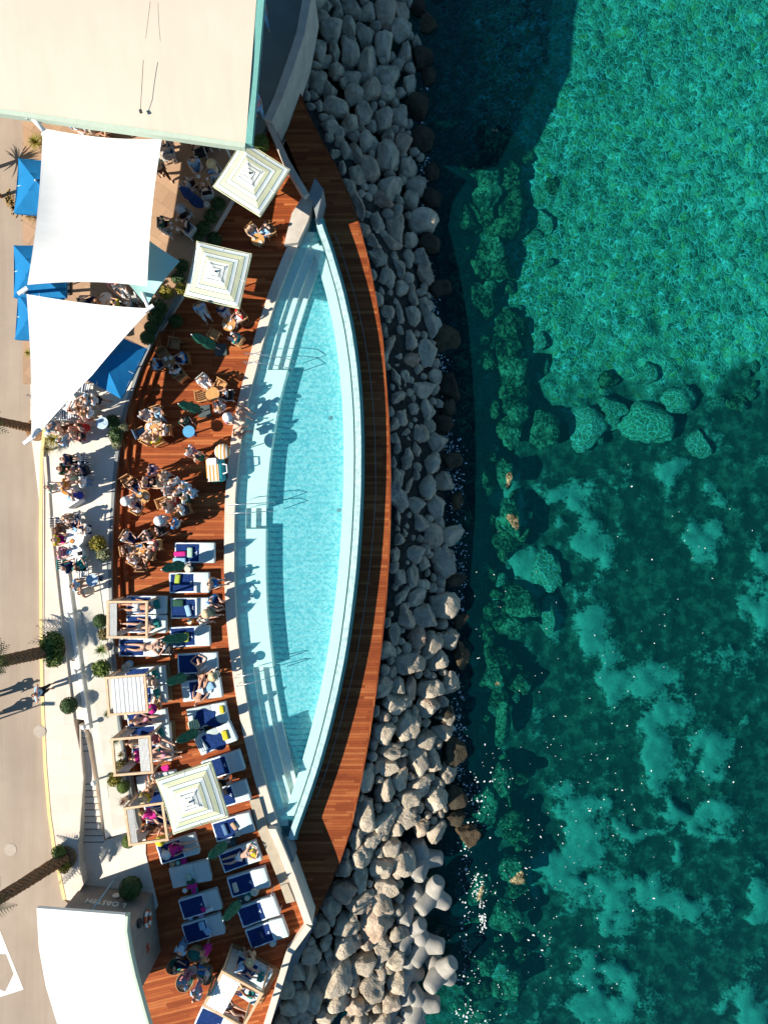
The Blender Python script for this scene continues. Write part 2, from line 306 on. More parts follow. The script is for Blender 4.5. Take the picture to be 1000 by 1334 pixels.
def tread(y0, y1, w, z):
    s_ = seg(wst, y0, y1); e_ = [(min(x + w, e[0] - 2), y) for (x, y), e in zip(s_, seg(est, y0, y1))]
    return MB().strip(off(s_, -2, z), PP(e_, z), -1.3, z)
for y0, y1 in ((485, 664), (692, 872)): pc('ledge', tread(y0, y1, 41, -.34), palepool)
for y0, y1 in ((300, 484), (665, 691), (873, 1080)):
    for w, z in ((15, -.32), (28, -.52), (41, -.74)): pc('step', tread(y0, y1, w, z - .002 * (y0 > 500)), palepool)
pc('shelf', MB().strip(off(est[4:-3], -13, -.3), off(est[4:-3], .5, -.3), -1.3, -.3), palepool)
pc('overflow_channel', MB().strip(off(est, .5, -.2), off(est, 2.2, -.2), -1.3, -.10), chanM)
pc('weir_wall', MB().strip(off(est, 2.2, 0.03), off(est, 10, 0.0), -1.6, 0.02), wetrim)
a_ = off(est, 10, .0); b__ = off(est, 14.5, -1.08); nn = len(a_)
mbb = MB().add([tuple(p) for p in a_] + [tuple(p) for p in b__] + [(p.x - .3, p.y, -1.6) for p in a_], [(i, i + 1, nn + i + 1, nn + i) for i in range(nn - 1)])
pc('batter', mbb, batM)
pc('coping', MB().strip(off(wst[3:-1], -13, .1), off(wst[3:-1], 0, .1), -1.3, .1), copeM)
def waterM(name, tint, scum, fac, bscale, bstr, spec=0.12, dist=1.0, rough=0.06):
    m = bpy.data.materials.new(name); m.use_nodes = True; t = m.node_tree; n = N(t)
    t.nodes.remove(t.nodes['Principled BSDF']); out = t.nodes['Material Output']; p = n.pos()
    w = n.noise(n('Mapping', {'Vector': p, 'Scale': (1, 1.25, 1)}).outputs[0], bscale, 3, .5)
    w2 = n('TexWave', {'Vector': n.mix(0.06, n('VectorMath', {0: p, 1: (3.0, -3.6, 0)}, operation='ADD').outputs[0] if 'pool' in name else p, n('TexNoise', {'Vector': p, 'Scale': 1.1, 'Detail': 2.0}).outputs[1], 'ADD'), 'Scale': bscale * .40, 'Distortion': 2.2, 'Detail': 2.0, 'Detail Scale': 1.6}, wave_type='RINGS' if 'pool' in name else 'BANDS').outputs[1]
    bp = n('Bump', {'Strength': bstr, 'Distance': 0.05 * dist, 'Height': n.math('ADD', n.math('MULTIPLY', w, .45 if 'pool' in name else 1.0), n.math('MULTIPLY', w2, .8 if 'pool' in name else .2))})
    bp2 = n('Bump', {'Strength': 0.12, 'Distance': 0.05 * dist, 'Height': w})
    tr = n('BsdfTransparent', {0: (*tint, 1)}); df = n('BsdfDiffuse', {0: (*scum, 1), 'Normal': bp.outputs[0]}); gl = n('BsdfGlossy', {0: (1, 1, 1, 1), 'Roughness': rough, 'Normal': bp2.outputs[0]})
    mx = n('MixShader', {0: fac, 1: tr.outputs[0], 2: df.outputs[0]})
    fr = n('Fresnel', {'IOR': 1.33})
    mx2 = n('MixShader', {0: n.math('MULTIPLY', fr.outputs[0], spec * 8), 1: mx.outputs[0], 2: gl.outputs[0]})
    t.links.new(mx2.outputs[0], out.inputs['Surface']); return m
tag(MB().strip(off(wst, -1, -.06), off(est, 1.2, -.06), -.062, -.06).build('pool_water_tmp', palepool), kind='structure')
o_ = bpy.data.objects['pool_water_tmp']; bpy.data.objects.remove(o_)
aw = off(wst, -1, -.06); bw = off(est, .6, -.06)
tag(MB().add([tuple(p) for p in aw + bw], [(i, i + 1, nn + i + 1, nn + i) for i in range(nn - 1)]).build('pool_water', waterM('pool_water', (0.74, 0.95, 0.96), (0.06, 0.66, 0.77), 0.10, 2.6, 1.0, dist=3.5)), kind='structure')
for px, py in ((430, 545), (441, 665), (345, 1072)):
    tag(MB().lathe([(.02, 0), (.1, 0), (.1, .03), (.02, .03)], P(px, py, -1.0), 10).build('pool_drain', steel), 'small round steel drain on the pool floor near %s' % {430: 'the upper ripples', 441: 'the middle of the pool', 345: 'the lower tip'}[px], 'drain')
def rail(px, py, ln, ang, lab):
    t = thing('handrail', lab, 'handrail', P(px, py, 0))
    a = R(ang); d = Vector((math.cos(a), math.sin(a), 0)); nrm = Vector((-d.y, d.x, 0))
    for s_ in (-.22, .22):
        pth = [d * 0 + nrm * s_, d * 0 + nrm * s_ + Vector((0, 0, .8)), d * (ln * .55) + nrm * s_ + Vector((0, 0, .85)), d * ln + nrm * s_ + Vector((0, 0, .35)), d * ln + nrm * s_ + Vector((0, 0, -.7))]
        MB().tube(pth, .022, 6).build('rail', steel, t, True)
rail(322, 470, 2.4, -6, 'steel handrail pair entering the pool by its upper steps'); rail(302, 664, 2.2, 4, 'steel handrail pair at the middle of the pool edge'); rail(311, 884, 2.0, 14, 'steel handrail pair entering the pool by its lower steps')

# --- walls round the pool ends
def wall(name, pts, z0, z1, m_, lab, wd=.3):
    A = PP(pts, z1); L = []; Rr = []
    for i, p in enumerate(A):
        t = (A[min(i + 1, len(A) - 1)] - A[max(i - 1, 0)]); t.z = 0; t.normalize(); q = Vector((-t.y, t.x, 0)) * wd / 2; L.append(p + q); Rr.append(p - q)
    return tag(MB().strip(L, Rr, z0, z1).build(name, m_), lab, 'wall')
wall('parapet', [(403, -20), (391, 45), (375, 92), (362, 128), (349, 156)], -1.6, 1.3, concM, 'pale curved parapet along the shaded ramp beside the big cream roof', .42)
wall('parapet', [(351, 160), (372, 208), (399, 254)], -1.6, 1.0, concM, 'straight pale parapet between the upper deck and the start of the walkway', .30)
tag(MB().prism(PP([(394, 256), (408, 264), (401, 288), (388, 316), (370, 318), (380, 278)], .45), -1.5, .45).build('pool_end_wall', concM), 'sunlit cream stone block closing the upper tip of the pool', 'wall')
tag(MB().prism(PP([(410, 232), (421, 246), (412, 286), (407, 262), (401, 256)], .75), -1.5, .75).build('pool_end_slab', greyconc), 'grey concrete slab standing beside the upper tip of the pool', 'wall')
wl = [(331, 1000), (342, 1040), (353, 1080), (365, 1108), (378, 1140), (390, 1174), (401, 1205)]
tag(MB().strip(PP([(x - 4, y) for x, y in wl[2:]], .5), PP([(x + 6, y) for x, y in wl[2:]], .5), -1.6, .5).build('seat_wall', copeM), 'sunlit cream wall running from the lower pool tip to its corner', 'wall')
tag(MB().strip(PP([(x - 17, y + 3) for x, y in wl[1:6]], .25), PP([(x - 4.3, y) for x, y in wl[1:6]], .25), -.2, .25).build('bench', mat('tan_stone', (.42, .36, .27), .8, .1, 3)), 'low tan stone bench along the inside of the lower pool wall', 'bench')
wall('railing_wall', [(402, 1207), (376, 1243), (345, 1345), (335, 1400)], -1.6, .55, copeM, 'long cream wall along the outer edge of the lowest deck', .32)
tag(MB().prism(PP([(366, 1096), (374, 1092), (383, 1122), (376, 1128)], .2), -1.5, .2).build('pool_end_wall', greyconc), 'grey stepped concrete end below the lower tip of the pool', 'wall')

# --- sea
def seabed():
    blobs = [(746, 655, 26, 24), (760, 690, 26, 24), (778, 720, 26, 30), (782, 808, 26, 34), (790, 845, 30, 34), (803, 879, 36, 26), (851, 893, 40, 22), (861, 985, 20, 40), (928, 985, 24, 30), (925, 1062, 42, 34), (736, 1018, 24, 22), (757, 1100, 46, 50), (784, 1150, 50, 44), (851, 1170, 44, 28), (899, 1180, 36, 24), (818, 1208, 34, 34), (808, 1282, 46, 44), (789, 1322, 42, 32), (837, 1080, 40, 14), (976, 1325, 26, 24), (918, 705, 20, 30), (928, 645, 16, 14), (992, 728, 22, 26), (875, 612, 30, 18), (905, 690, 14, 16), (690, 745, 24, 34), (760, 1060, 20, 20), (890, 1120, 18, 26), (668, 650, 20, 50), (660, 790, 26, 40), (720, 800, 16, 26), (680, 1140, 20, 22), (990, 1180, 20, 40), (960, 950, 12, 12), (870, 930, 30, 26), (985, 800, 26, 30)]
    darks = [(827, 1112, 36, 24), (928, 1124, 40, 40), (856, 1240, 46, 44), (900, 1270, 40, 40), (760, 975, 40, 40), (860, 800, 60, 40), (900, 560, 90, 26), (750, 600, 60, 24), (990, 10, 20, 16)]
    vs = []; fs = []; sand = []; cob = []
    xs = [430 + 4 * i for i in range(200)]; ys = [-160 + 4 * i for i in range(415)]
    for y in ys:
        for x in xs:
            nz = noise.fractal(Vector((x * .018, y * .018, 3.1)), 1.0, 2.0, 4); n2 = noise.fractal(Vector((x * .05, y * .05, 9.7)), 1.0, 2.0, 3)
            wx = x + nz * 22 + n2 * 7; wy = y + noise.fractal(Vector((x * .018, y * .018, 8.3)), 1.0, 2.0, 3) * 22
            s = 0
            for bx, by, rx, ry in blobs:
                d = ((wx - bx) / rx) ** 2 + ((wy - by) / ry) ** 2
                if d < 4: s = max(s, math.exp(-d * .7))
            for bx, by, rx, ry in darks:
                d = ((wx - bx) / rx) ** 2 + ((wy - by) / ry) ** 2
                if d < 4: s -= .8 * math.exp(-d)
            s = min(1, max(0, (s * 1.15 - .30 + n2 * .50 + nz * .35) / .75)); s = max(s, max(0, .04 + nz * .40 + n2 * .15))
            cb = (520 + 40 * math.exp(-((x - 760) / 90) ** 2) - 20 * (x > 950) + nz * 60 + n2 * 40 - wy) / 70
            cb = min(1, max(0, cb)); sh_ = min(1, max(0, (x + nz * 30 - 598) / 50)); cb = max(cb, .75 * (1 - sh_)) * (.40 + .60 * sh_); ef = min(1, max(0, min(y + 160, 1496 - y, 1226 - x) / 110)); cb *= ef; s *= sh_ * ef; zz = -7.0 + .18 * nz + .10 * n2 - .35 * (1 - cb) * (1 - s) - 1.0 * (1 - ef)  # bed kept darker near shore, the deck's shade put into its colour
            vs.append(tuple(P(x, y, zz))); sand.append(s); cob.append(cb)
    nx = len(xs)
    fs = [(j * nx + i, j * nx + i + 1, (j + 1) * nx + i + 1, (j + 1) * nx + i) for j in range(len(ys) - 1) for i in range(nx - 1)]
    me = bpy.data.meshes.new('seabed'); me.from_pydata(vs, [], fs)
    for nm, dat in (('sand', sand), ('cobble', cob)):
        at = me.attributes.new(nm, 'FLOAT', 'POINT'); at.data.foreach_set('value', dat)
    for p in me.polygons: p.use_smooth = True
    m, t, b = nt('seabed'); n = N(t); p = n.pos()
    sa = n('Attribute', attribute_name='sand').outputs['Fac']; co = n('Attribute', attribute_name='cobble').outputs['Fac']
    wp = n.mix(0.7, p, n('TexNoise', {'Vector': p, 'Scale': 1.6, 'Detail': 3.0}).outputs[1], 'ADD')
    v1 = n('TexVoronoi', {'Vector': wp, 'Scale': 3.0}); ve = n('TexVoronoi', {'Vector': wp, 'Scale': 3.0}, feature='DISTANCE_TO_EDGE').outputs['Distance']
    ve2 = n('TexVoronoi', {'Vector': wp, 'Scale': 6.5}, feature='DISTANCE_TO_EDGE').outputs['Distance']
    cell = n('SeparateColor', {0: v1.outputs['Color']}).outputs[0]
    stone = n.ramp(cell, [(0.0, (0.07, 0.09, 0.04)), (0.35, (0.20, 0.24, 0.14)), (0.7, (0.42, 0.44, 0.35)), (0.94, (0.42, 0.34, 0.10))])
    big = n.noise(p, .22, 3, .6)
    stone = n.mix(0.75, stone, n.ramp(big, [(0.38, (0.50, 0.58, 0.42)), (0.62, (1, 1, 1))]), 'MULTIPLY')
    mid = n.noise(p, 1.1, 4, .7); stone = n.mix(0.85, stone, n.ramp(mid, [(0.34, (0.45, 0.5, 0.42)), (0.62, (1.15, 1.15, 1.1))]), 'MULTIPLY')
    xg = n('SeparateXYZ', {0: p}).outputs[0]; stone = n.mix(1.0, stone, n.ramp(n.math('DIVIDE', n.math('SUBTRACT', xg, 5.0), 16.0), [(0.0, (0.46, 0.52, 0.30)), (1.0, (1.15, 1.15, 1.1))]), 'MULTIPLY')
    caustic_gate = n.ramp(n.noise(n('Mapping', {'Vector': p, 'Location': (7, 3, 0)}).outputs[0], 1.9, 3, .7), [(0.45, 0.0), (0.70, 1.0)])  # pale caustic web over the cobbles, light put into the colour
    stone = n.mix(n.math('MULTIPLY', caustic_gate, n.ramp(ve, [(0.0, 0.95), (0.06, 0.45), (0.2, 0.0)])), stone, (0.98, 0.98, 0.94))
    stone = n.mix(n.math('MULTIPLY', n.math('SUBTRACT', 1.15, caustic_gate), n.ramp(ve2, [(0.0, 0.4), (0.09, 0.0)])), stone, (0.80, 0.82, 0.75))
    fn = n.noise(p, 5.5, 5, .7); md = n.noise(p, 1.4, 4, .65)
    grass = n.mix(fn, (0.008, 0.010, 0.009), (0.075, 0.075, 0.055)); grass = n.mix(n.ramp(md, [(0.46, 0.0), (0.60, 0.75)]), grass, (0.125, 0.13, 0.085))
    sandc = n.mix(n.math('MULTIPLY', n.math('ADD', fn, n.noise(p, .9, 6, .75)), .5), (0.05, 0.06, 0.045), (0.56, 0.56, 0.44))
    sm = n.math('ADD', n.math('ADD', sa, n.math('MULTIPLY', n.math('SUBTRACT', fn, .5), 1.5)), n.math('MULTIPLY', n.math('SUBTRACT', md, .5), 1.6))
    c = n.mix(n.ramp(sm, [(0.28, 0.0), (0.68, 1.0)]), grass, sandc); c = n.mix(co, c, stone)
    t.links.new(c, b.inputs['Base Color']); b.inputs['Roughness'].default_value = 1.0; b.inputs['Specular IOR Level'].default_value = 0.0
    hgt = n.math('ADD', n.math('MULTIPLY', n.math('MINIMUM', ve, .25), n.math('MULTIPLY', co, 2.4)), n.math('MULTIPLY', fn, .5))
    t.links.new(n('Bump', {'Strength': 0.55, 'Distance': 0.14, 'Height': hgt}).outputs[0], b.inputs['Normal'])
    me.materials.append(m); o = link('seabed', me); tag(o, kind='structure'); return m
sbM = seabed()
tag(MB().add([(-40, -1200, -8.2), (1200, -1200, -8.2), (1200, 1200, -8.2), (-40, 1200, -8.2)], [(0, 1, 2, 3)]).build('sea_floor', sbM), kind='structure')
ZS = -5.4
tag(MB().add([(-9, -1200, ZS), (1200, -1200, ZS), (1200, 1200, ZS), (-9, 1200, ZS)], [(0, 1, 2, 3)]).build('sea', waterM('sea_water', (0.14, 0.68, 0.70), (0.0, 0.11, 0.14), 0.08, 2.2, 0.35, 0.08, 1.2, .12)), kind='structure')
# --- breakwater core
wk = [w for w in WALK]
core = MB(); A_ = [P(x - 30, y, -1.9) for x, y in wk]; B_ = [P(x + 20, y, -3.0) for x, y in wk]; C_ = [P(x + 70, y, -5.3) for x, y in wk]; D_ = [P(x + 112, y, -9.5) for x, y in wk]; n4 = len(wk)
core.add(A_ + B_ + C_ + D_, [(r * n4 + i, r * n4 + i + 1, (r + 1) * n4 + i + 1, (r + 1) * n4 + i) for r in range(3) for i in range(n4 - 1)])
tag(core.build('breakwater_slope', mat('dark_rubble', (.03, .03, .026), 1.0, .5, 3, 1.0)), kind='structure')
# ------------------------------------------------------------------ boulders and tetrapods
def boulder_mesh(seed, sub=4):
    rnd = random.Random(seed); bm = bmesh.new(); bmesh.ops.create_icosphere(bm, subdivisions=sub, radius=1)
    pl = []
    for _ in range(11):
        d = Vector((rnd.gauss(0, 1), rnd.gauss(0, 1), rnd.gauss(0, .8))).normalized(); pl.append((d, rnd.uniform(.56, .92)))
    for v in bm.verts:
        u = v.co.normalized(); r = 1.08
        for d, h in pl:
            k = u.dot(d)
            if k > .05: r = min(r, h / k)
        r = r * .97 + .04
        r += .10 * noise.fractal(u * 1.7 + Vector((seed, 0, 0)), 1, 2, 3) + .05 * noise.fractal(u * 5 + Vector((0, seed, 0)), 1, 2, 4)
        v.co = u * r
    me = bpy.data.meshes.new('boulder'); bm.to_mesh(me); bm.free()
    for p in me.polygons: p.use_smooth = True
    me.set_sharp_from_angle(angle=R(32)); return me
BMS = [boulder_mesh(i + 1) for i in range(12)]; BML = [boulder_mesh(40 + i, 2) for i in range(5)]
def rockM(name, stops, spot, bump=.7, caustic_web=False):
    m, t, b = nt(name); n = N(t); o = n.obj(); oi = n('ObjectInfo').outputs['Random']
    ov = n('VectorMath', {0: o, 1: n('CombineXYZ', {0: n.math('MULTIPLY', oi, 40)}).outputs[0]}, operation='ADD').outputs[0]
    f = n.noise(ov, 1.6, 5, .65); g = n.noise(ov, 11, 4, .7); vv = n('TexVoronoi', {'Vector': ov, 'Scale': 9.0}).outputs['Distance']
    c = n.mix(n.math('MULTIPLY', g, .55), n.ramp(oi, stops), spot); c = n.mix(.8, c, n.ramp(f, [(.32, (.50, .48, .45)), (.58, (1, 1, 1))]), 'MULTIPLY')
    if caustic_web: wv = n('TexVoronoi', {'Vector': n.mix(.5, n.pos(), n('TexNoise', {'Vector': n.pos(), 'Scale': 1.9}).outputs[1], 'ADD'), 'Scale': 3.2}, feature='DISTANCE_TO_EDGE').outputs['Distance']; c = n.mix(n.ramp(wv, [(0, .85), (.05, .25), (.12, 0.0)]), c, (.92, .9, .78))  # caustic light on the sunken rocks, drawn as pale lines in their colour
    t.links.new(c, b.inputs['Base Color']); b.inputs['Roughness'].default_value = .9; b.inputs['Specular IOR Level'].default_value = .2
    h = n.math('ADD', n.math('MULTIPLY', g, .7), n.math('ADD', f, n.math('MULTIPLY', vv, .35)))
    t.links.new(n('Bump', {'Strength': bump, 'Distance': .16, 'Height': h}).outputs[0], b.inputs['Normal']); return m
def reefM(name, a, b_):
    m, t, b = nt(name); n = N(t); p = n.pos(); wp = n.mix(.25, p, n('TexNoise', {'Vector': p, 'Scale': 4.0, 'Detail': 3.0}).outputs[1], 'ADD')
    v = n('TexVoronoi', {'Vector': wp, 'Scale': 6.5}); cl = n('SeparateColor', {0: v.outputs['Color']}).outputs[0]; g = n.noise(p, 10, 5, .75); f = n.noise(p, 1.2, 4, .65)
    k = n.math('ADD', n.math('MULTIPLY', cl, .5), n.math('ADD', n.math('MULTIPLY', g, .5), n.math('MULTIPLY', n.math('SUBTRACT', f, .5), 1.6)))
    t.links.new(n.ramp(k, [(.28, a), (.52, tuple((x + y) / 2.4 for x, y in zip(a, b_))), (.80, b_)]), b.inputs['Base Color']); b.inputs['Roughness'].default_value = .9; b.inputs['Specular IOR Level'].default_value = .15
    t.links.new(n('Bump', {'Strength': 1.0, 'Distance': .12, 'Height': n.math('SUBTRACT', g, v.outputs['Distance'])}).outputs[0], b.inputs['Normal']); return m
rk = rockM('limestone', [(0, (.50, .425, .325)), (.4, (.62, .525, .40)), (.8, (.72, .61, .46)), (.97, (.56, .36, .25))], (.38, .325, .255))
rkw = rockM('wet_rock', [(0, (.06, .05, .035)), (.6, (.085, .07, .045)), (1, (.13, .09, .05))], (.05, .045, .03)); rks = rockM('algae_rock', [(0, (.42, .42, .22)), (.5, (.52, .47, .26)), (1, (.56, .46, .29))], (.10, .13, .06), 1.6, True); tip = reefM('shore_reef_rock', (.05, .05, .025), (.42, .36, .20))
SHORE = [(548, -40), (545, 150), (552, 260), (560, 350), (568, 430), (578, 500), (584, 600), (586, 700), (588, 800), (586, 900), (578, 1000), (590, 1080), (596, 1200), (600, 1400)]
def zrock(px, py):
    w = interp(WALK, py); s = interp(SHORE, py); t = min(1.22, max(0, (px - w) / (s - w)))
    top = -2.4 + 1.0 * min(1, max(0, (py - 790) / 130)); return top + t * (-5.0 + .5 * min(1, max(0, (py - 790) / 130)) - top), t
def rock(px, py, rx, ry, small=False, ms=None, zz=None):
    z, t = zrock(px, py)
    if zz is not None: z = zz
    k = (H - z) / H / S; sx = rx * k * 1.13; sy = ry * k * 1.13; sz = (sx + sy) / 2 * (.55 if ms is not None and zz is not None and zz < -5.5 else .85)
    me = random.choice(BML if small else BMS); o = link('boulder', me); p = P(px, py, z); o.location = (p.x, p.y, z - sz * .55)
    o.scale = (sx, sy, sz); o.rotation_euler = (random.uniform(-.15, .15), random.uniform(-.15, .15), random.choice((0, math.pi)) + random.uniform(-.35, .35))
    m = ms or (rkw if t > .90 + .16 * random.random() else rk); o.data.materials.clear() if False else None
    if not o.data.materials: o.data.materials.append(rk)
    recolor(o, m)
    if m is rks or m is tip or m.name == 'weed_rock': return tag(o, None, 'boulder')
    if m is rkw: return tag(o, 'wet dark brown boulder at the waterline of the breakwater', 'boulder', 'wet boulders along the waterline')
    if py > 860: return tag(o, 'pale limestone boulder, part of the sunlit lower breakwater pile', 'boulder', 'boulders of the lower breakwater')
    if py > 430: return tag(o, 'grey boulder in the shade beside the long middle walkway', 'boulder', 'boulders of the middle breakwater')
    return tag(o, 'grey boulder in deep shade on the upper breakwater', 'boulder', 'boulders of the upper breakwater')
def many(s, ox, oy, sc):
    for q in s.split():
        a, b_, c, d = (float(v) for v in q.split(',')); yield ox + a / sc, oy + b_ / sc, c / sc, d / sc
L1 = "440,25,45,40 500,45,35,45 590,40,50,70 655,40,40,60 350,125,50,60 426,115,45,55 505,145,45,55 585,190,40,80 655,130,50,50 285,220,50,65 361,215,28,50 432,235,42,70 515,270,42,75 680,235,35,60 372,310,38,42 290,350,48,55 450,340,45,35 610,330,55,65 340,400,35,45 445,420,45,45 515,400,48,60 700,365,30,45 365,480,62,50 490,505,48,55 580,520,55,70 660,505,45,55 430,550,45,50 340,570,40,42 510,630,52,50 610,605,30,35 670,640,38,65 415,680,35,50 460,690,40,60 595,700,50,90 520,760,45,70 460,790,45,60 425,850,35,50 615,840,52,60 470,920,38,70 565,895,55,40 545,1000,45,60 640,1010,50,85 485,1035,35,40 525,1085,45,35 615,1090,55,40 546,1155,62,45 587,1260,42,55 650,1200,40,50 520,1240,35,35 650,1300,40,40 270,290,25,20 405,365,22,28 325,270,25,30 270,425,25,20 210,225,22,40 245,130,30,40 300,70,35,35 330,20,25,25 380,50,25,30 530,70,22,22 290,470,25,30 380,590,25,35 385,640,25,30 360,690,25,35 395,760,25,40"
L2 = "755,590,35,40 800,640,35,40 855,655,30,60 910,660,40,60 790,720,25,35 810,790,32,60 895,780,55,60 900,865,50,35 840,935,38,50 850,1030,35,40 860,1120,45,50 915,1080,30,35 950,1195,45,50 830,1150,25,35 885,1290,45,40 840,1210,25,30 985,1090,40,60 930,1260,35,40 790,850,25,35 880,930,25,40"
L3 = "735,55,40,40 700,140,25,45 745,150,20,40 770,115,25,25 765,215,45,35 850,225,40,65 705,265,20,40 780,290,38,45 830,345,42,50 905,335,50,40 705,355,35,28 765,400,42,38 695,410,25,35 760,490,30,60 870,440,60,55 715,490,25,45 805,445,25,30 915,500,45,30 715,570,25,35 775,565,40,35 870,600,60,65 725,645,45,50 805,640,50,50 690,710,30,40 775,715,50,50 820,755,50,45 745,815,60,55 850,810,55,45 945,780,45,60 900,720,35,40 685,850,20,25 705,900,32,38 755,910,25,45 830,910,50,45 900,890,40,50 690,965,60,45 820,980,50,45 880,1005,45,35 745,1050,50,45 655,1010,30,25 875,1070,50,30 800,520,28,28 730,330,18,26"
L4 = "725,55,45,40 610,50,50,35 780,90,40,35 645,135,52,58 710,175,38,35 565,145,40,45 580,215,55,28 680,240,45,60 740,255,30,40 575,265,45,35 630,255,22,20 790,300,35,40 620,315,38,42 570,360,40,50 650,385,40,40 695,340,40,40 745,385,50,55 565,470,45,52 500,435,45,60 635,450,55,38 700,485,30,35 755,500,30,40 525,530,38,40 610,495,30,30 590,555,35,35 485,590,45,50 635,605,42,60 565,630,52,45 425,630,35,40 480,670,32,42 425,710,45,42 570,695,50,45 380,765,45,48 485,750,45,42 555,770,40,65 540,830,65,80 455,800,20,25 435,835,45,40 345,840,40,38 430,910,55,60 310,935,35,40 390,965,35,40 425,985,25,30 300,1005,35,55 380,1030,60,70 320,1085,35,55 400,1110,45,45 265,1090,40,60 290,1150,40,30 365,1155,40,30 360,900,20,25 260,1000,35,40 225,1060,30,40 230,1120,35,40 770,640,30,40 800,770,40,30 770,840,25,40 470,520,30,40 500,310,35,50"
for L, ox, oy, sc in ((L1, 330, 0, 3.448), (L2, 270, 220, 3.448), (L3, 270, 580, 2.857), (L4, 290, 900, 2.703)):
    for q in many(L, ox, oy, sc):
        if not (q[0] > 527 and q[1] > 1122): rock(*q)
PLACED = []
for L, ox, oy, sc in ((L1, 330, 0, 3.448), (L2, 270, 220, 3.448), (L3, 270, 580, 2.857), (L4, 290, 900, 2.703)): PLACED += list(many(L, ox, oy, sc))
rf_ = random.Random(21); nf = 0; rub = MB()
for i in range(14000):                      # boulders between the ones picked out above, then rubble in the gaps
    big = nf < 78 and i < 9000; py = rf_.uniform(-20, 1345); w = interp(WALK, py); s = interp(SHORE, py); px = w + rf_.uniform(.03, 1.15 if big else 1.0) * (s - w); r = rf_.uniform(12, 18) if big else rf_.uniform(5, 10)
    if 1090 < py and px > 520: continue
    if px > w + .95 * (s - w) and rf_.random() > .12: continue
    if all(math.hypot(px - a, py - b_) > (.78 if big else .70) * (r + (c + d) / 2) for a, b_, c, d in PLACED):
        q = (px, py, r * rf_.uniform(.85, 1.2), r * rf_.uniform(.85, 1.2)); PLACED.append(q)
        if big: rock(*q); nf += 1
        else:
            z, t = zrock(px, py); k = (H - z) / H / S * 1.15; p = P(px, py, z); me = rf_.choice(BML); a = rf_.uniform(0, 6.28); ca, sa = math.cos(a), math.sin(a); z0 = z - r * k * .6
            rub.add([(p.x + (v.co.x * ca - v.co.y * sa) * q[2] * k, p.y + (v.co.x * sa + v.co.y * ca) * q[3] * k, z0 + v.co.z * r * k * .9) for v in me.vertices], [tuple(f.vertices) for f in me.polygons])
tag(rub.build('rubble', rk, None, True), 'small grey stones wedged between the boulders of the breakwater', 'rubble', kind='stuff')
SUN_ROCKS = [(578, 161, 20, 6, 'tan ledge of rock breaking the surface below the big shadow on the sea'), (645, 176, 16, 13, 'yellow rock awash just below the corner of the big shadow on the sea'), (638, 228, 14, 18, 'upper of two yellow rocks under the water below the big shadow'), (636, 254, 16, 18, 'lower of two yellow rocks under the water below the big shadow'), (645, 328, 16, 22, 'lone yellow rock under bright cobbled water left of the open sea'), (638, 372, 9, 11, 'small yellow rock under water below the lone yellow one'),
 (670, 479, 18, 20, 'round yellow rock under water at the end of the bright cobbles'), (675, 537, 14, 15, 'small green rock under water below the round yellow rock'), (707, 562, 20, 24, 'tall olive rock under water beside a green round one'), (668, 565, 12, 20, 'narrow green rock at the edge of the shaded water'), (764, 560, 24, 27, 'round pale green rock under the water in the middle of the bay'), (845, 554, 34, 28, 'largest pale green rock under the water'), (800, 530, 18, 14, 'flat green rock between two large round ones'), (888, 520, 26, 20, 'green rock under water right of the largest pale rock'),
 (660, 620, 11, 20, 'narrow tan rock awash above another tan one'), (664, 672, 13, 26, 'long tan rock awash opposite the middle walkway'), (684, 790, 21, 21, 'mossy round rock under shallow water beside a dark one'), (712, 745, 22, 26, 'broad teal rock deep under the water'), (716, 800, 12, 24, 'slim teal rock deep under the water'), (653, 757, 9, 12, 'small tan rock awash left of the broad teal rock'), (668, 818, 18, 12, 'wide yellow rock awash below the mossy round one'), (642, 886, 15, 17, 'tan rock awash above a long narrow one'), (654, 945, 9, 29, 'long narrow olive rock reaching down the shore'), (657, 1018, 13, 26, 'green rock under water below the long narrow one'),
 (630, 1052, 22, 24, 'broad mossy rock splashed by foam'), (603, 1048, 10, 9, 'small orange rock beside the splashed mossy rock'), (622, 1160, 13, 22, 'orange brown rock with white foam around it'), (660, 1200, 22, 22, 'round olive rock beside the tetrapods'), (672, 1138, 18, 20, 'green rock under water right of the foamy brown rock'), (636, 1262, 12, 15, 'small olive rock opposite the lowest tetrapods'), (664, 1290, 20, 22, 'green mossy rock near the bottom edge of the bay'), (598, 1312, 12, 10, 'orange rock awash near the lowest tetrapods'), (624, 1326, 12, 9, 'pale rock in the foam at the bottom edge')]
for x, y, a, b_, lab in SUN_ROCKS:
    dz = -6.6 if ('teal' in lab or 'pale green' in lab or 'largest' in lab or 'flat' in lab) else (-5.60 if 'awash' in lab or 'foam' in lab or 'orange' in lab else (-5.84 if any(k in lab for k in ('yellow', 'tan', 'olive', 'mossy')) else -5.9))
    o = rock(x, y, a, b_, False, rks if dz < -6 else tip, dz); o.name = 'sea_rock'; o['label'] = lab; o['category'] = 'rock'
rs = random.Random(77); n_s = 0; weed = reefM('weed_rock', (.010, .014, .009), (.30, .235, .11))
REG = [(592, 672, 170, 480, 62), (598, 680, 460, 900, 60), (600, 680, 900, 1330, 40), (640, 720, 190, 600, 26), (600, 730, 560, 900, 12), (595, 690, 900, 1330, 18), (730, 990, 470, 590, 12)]
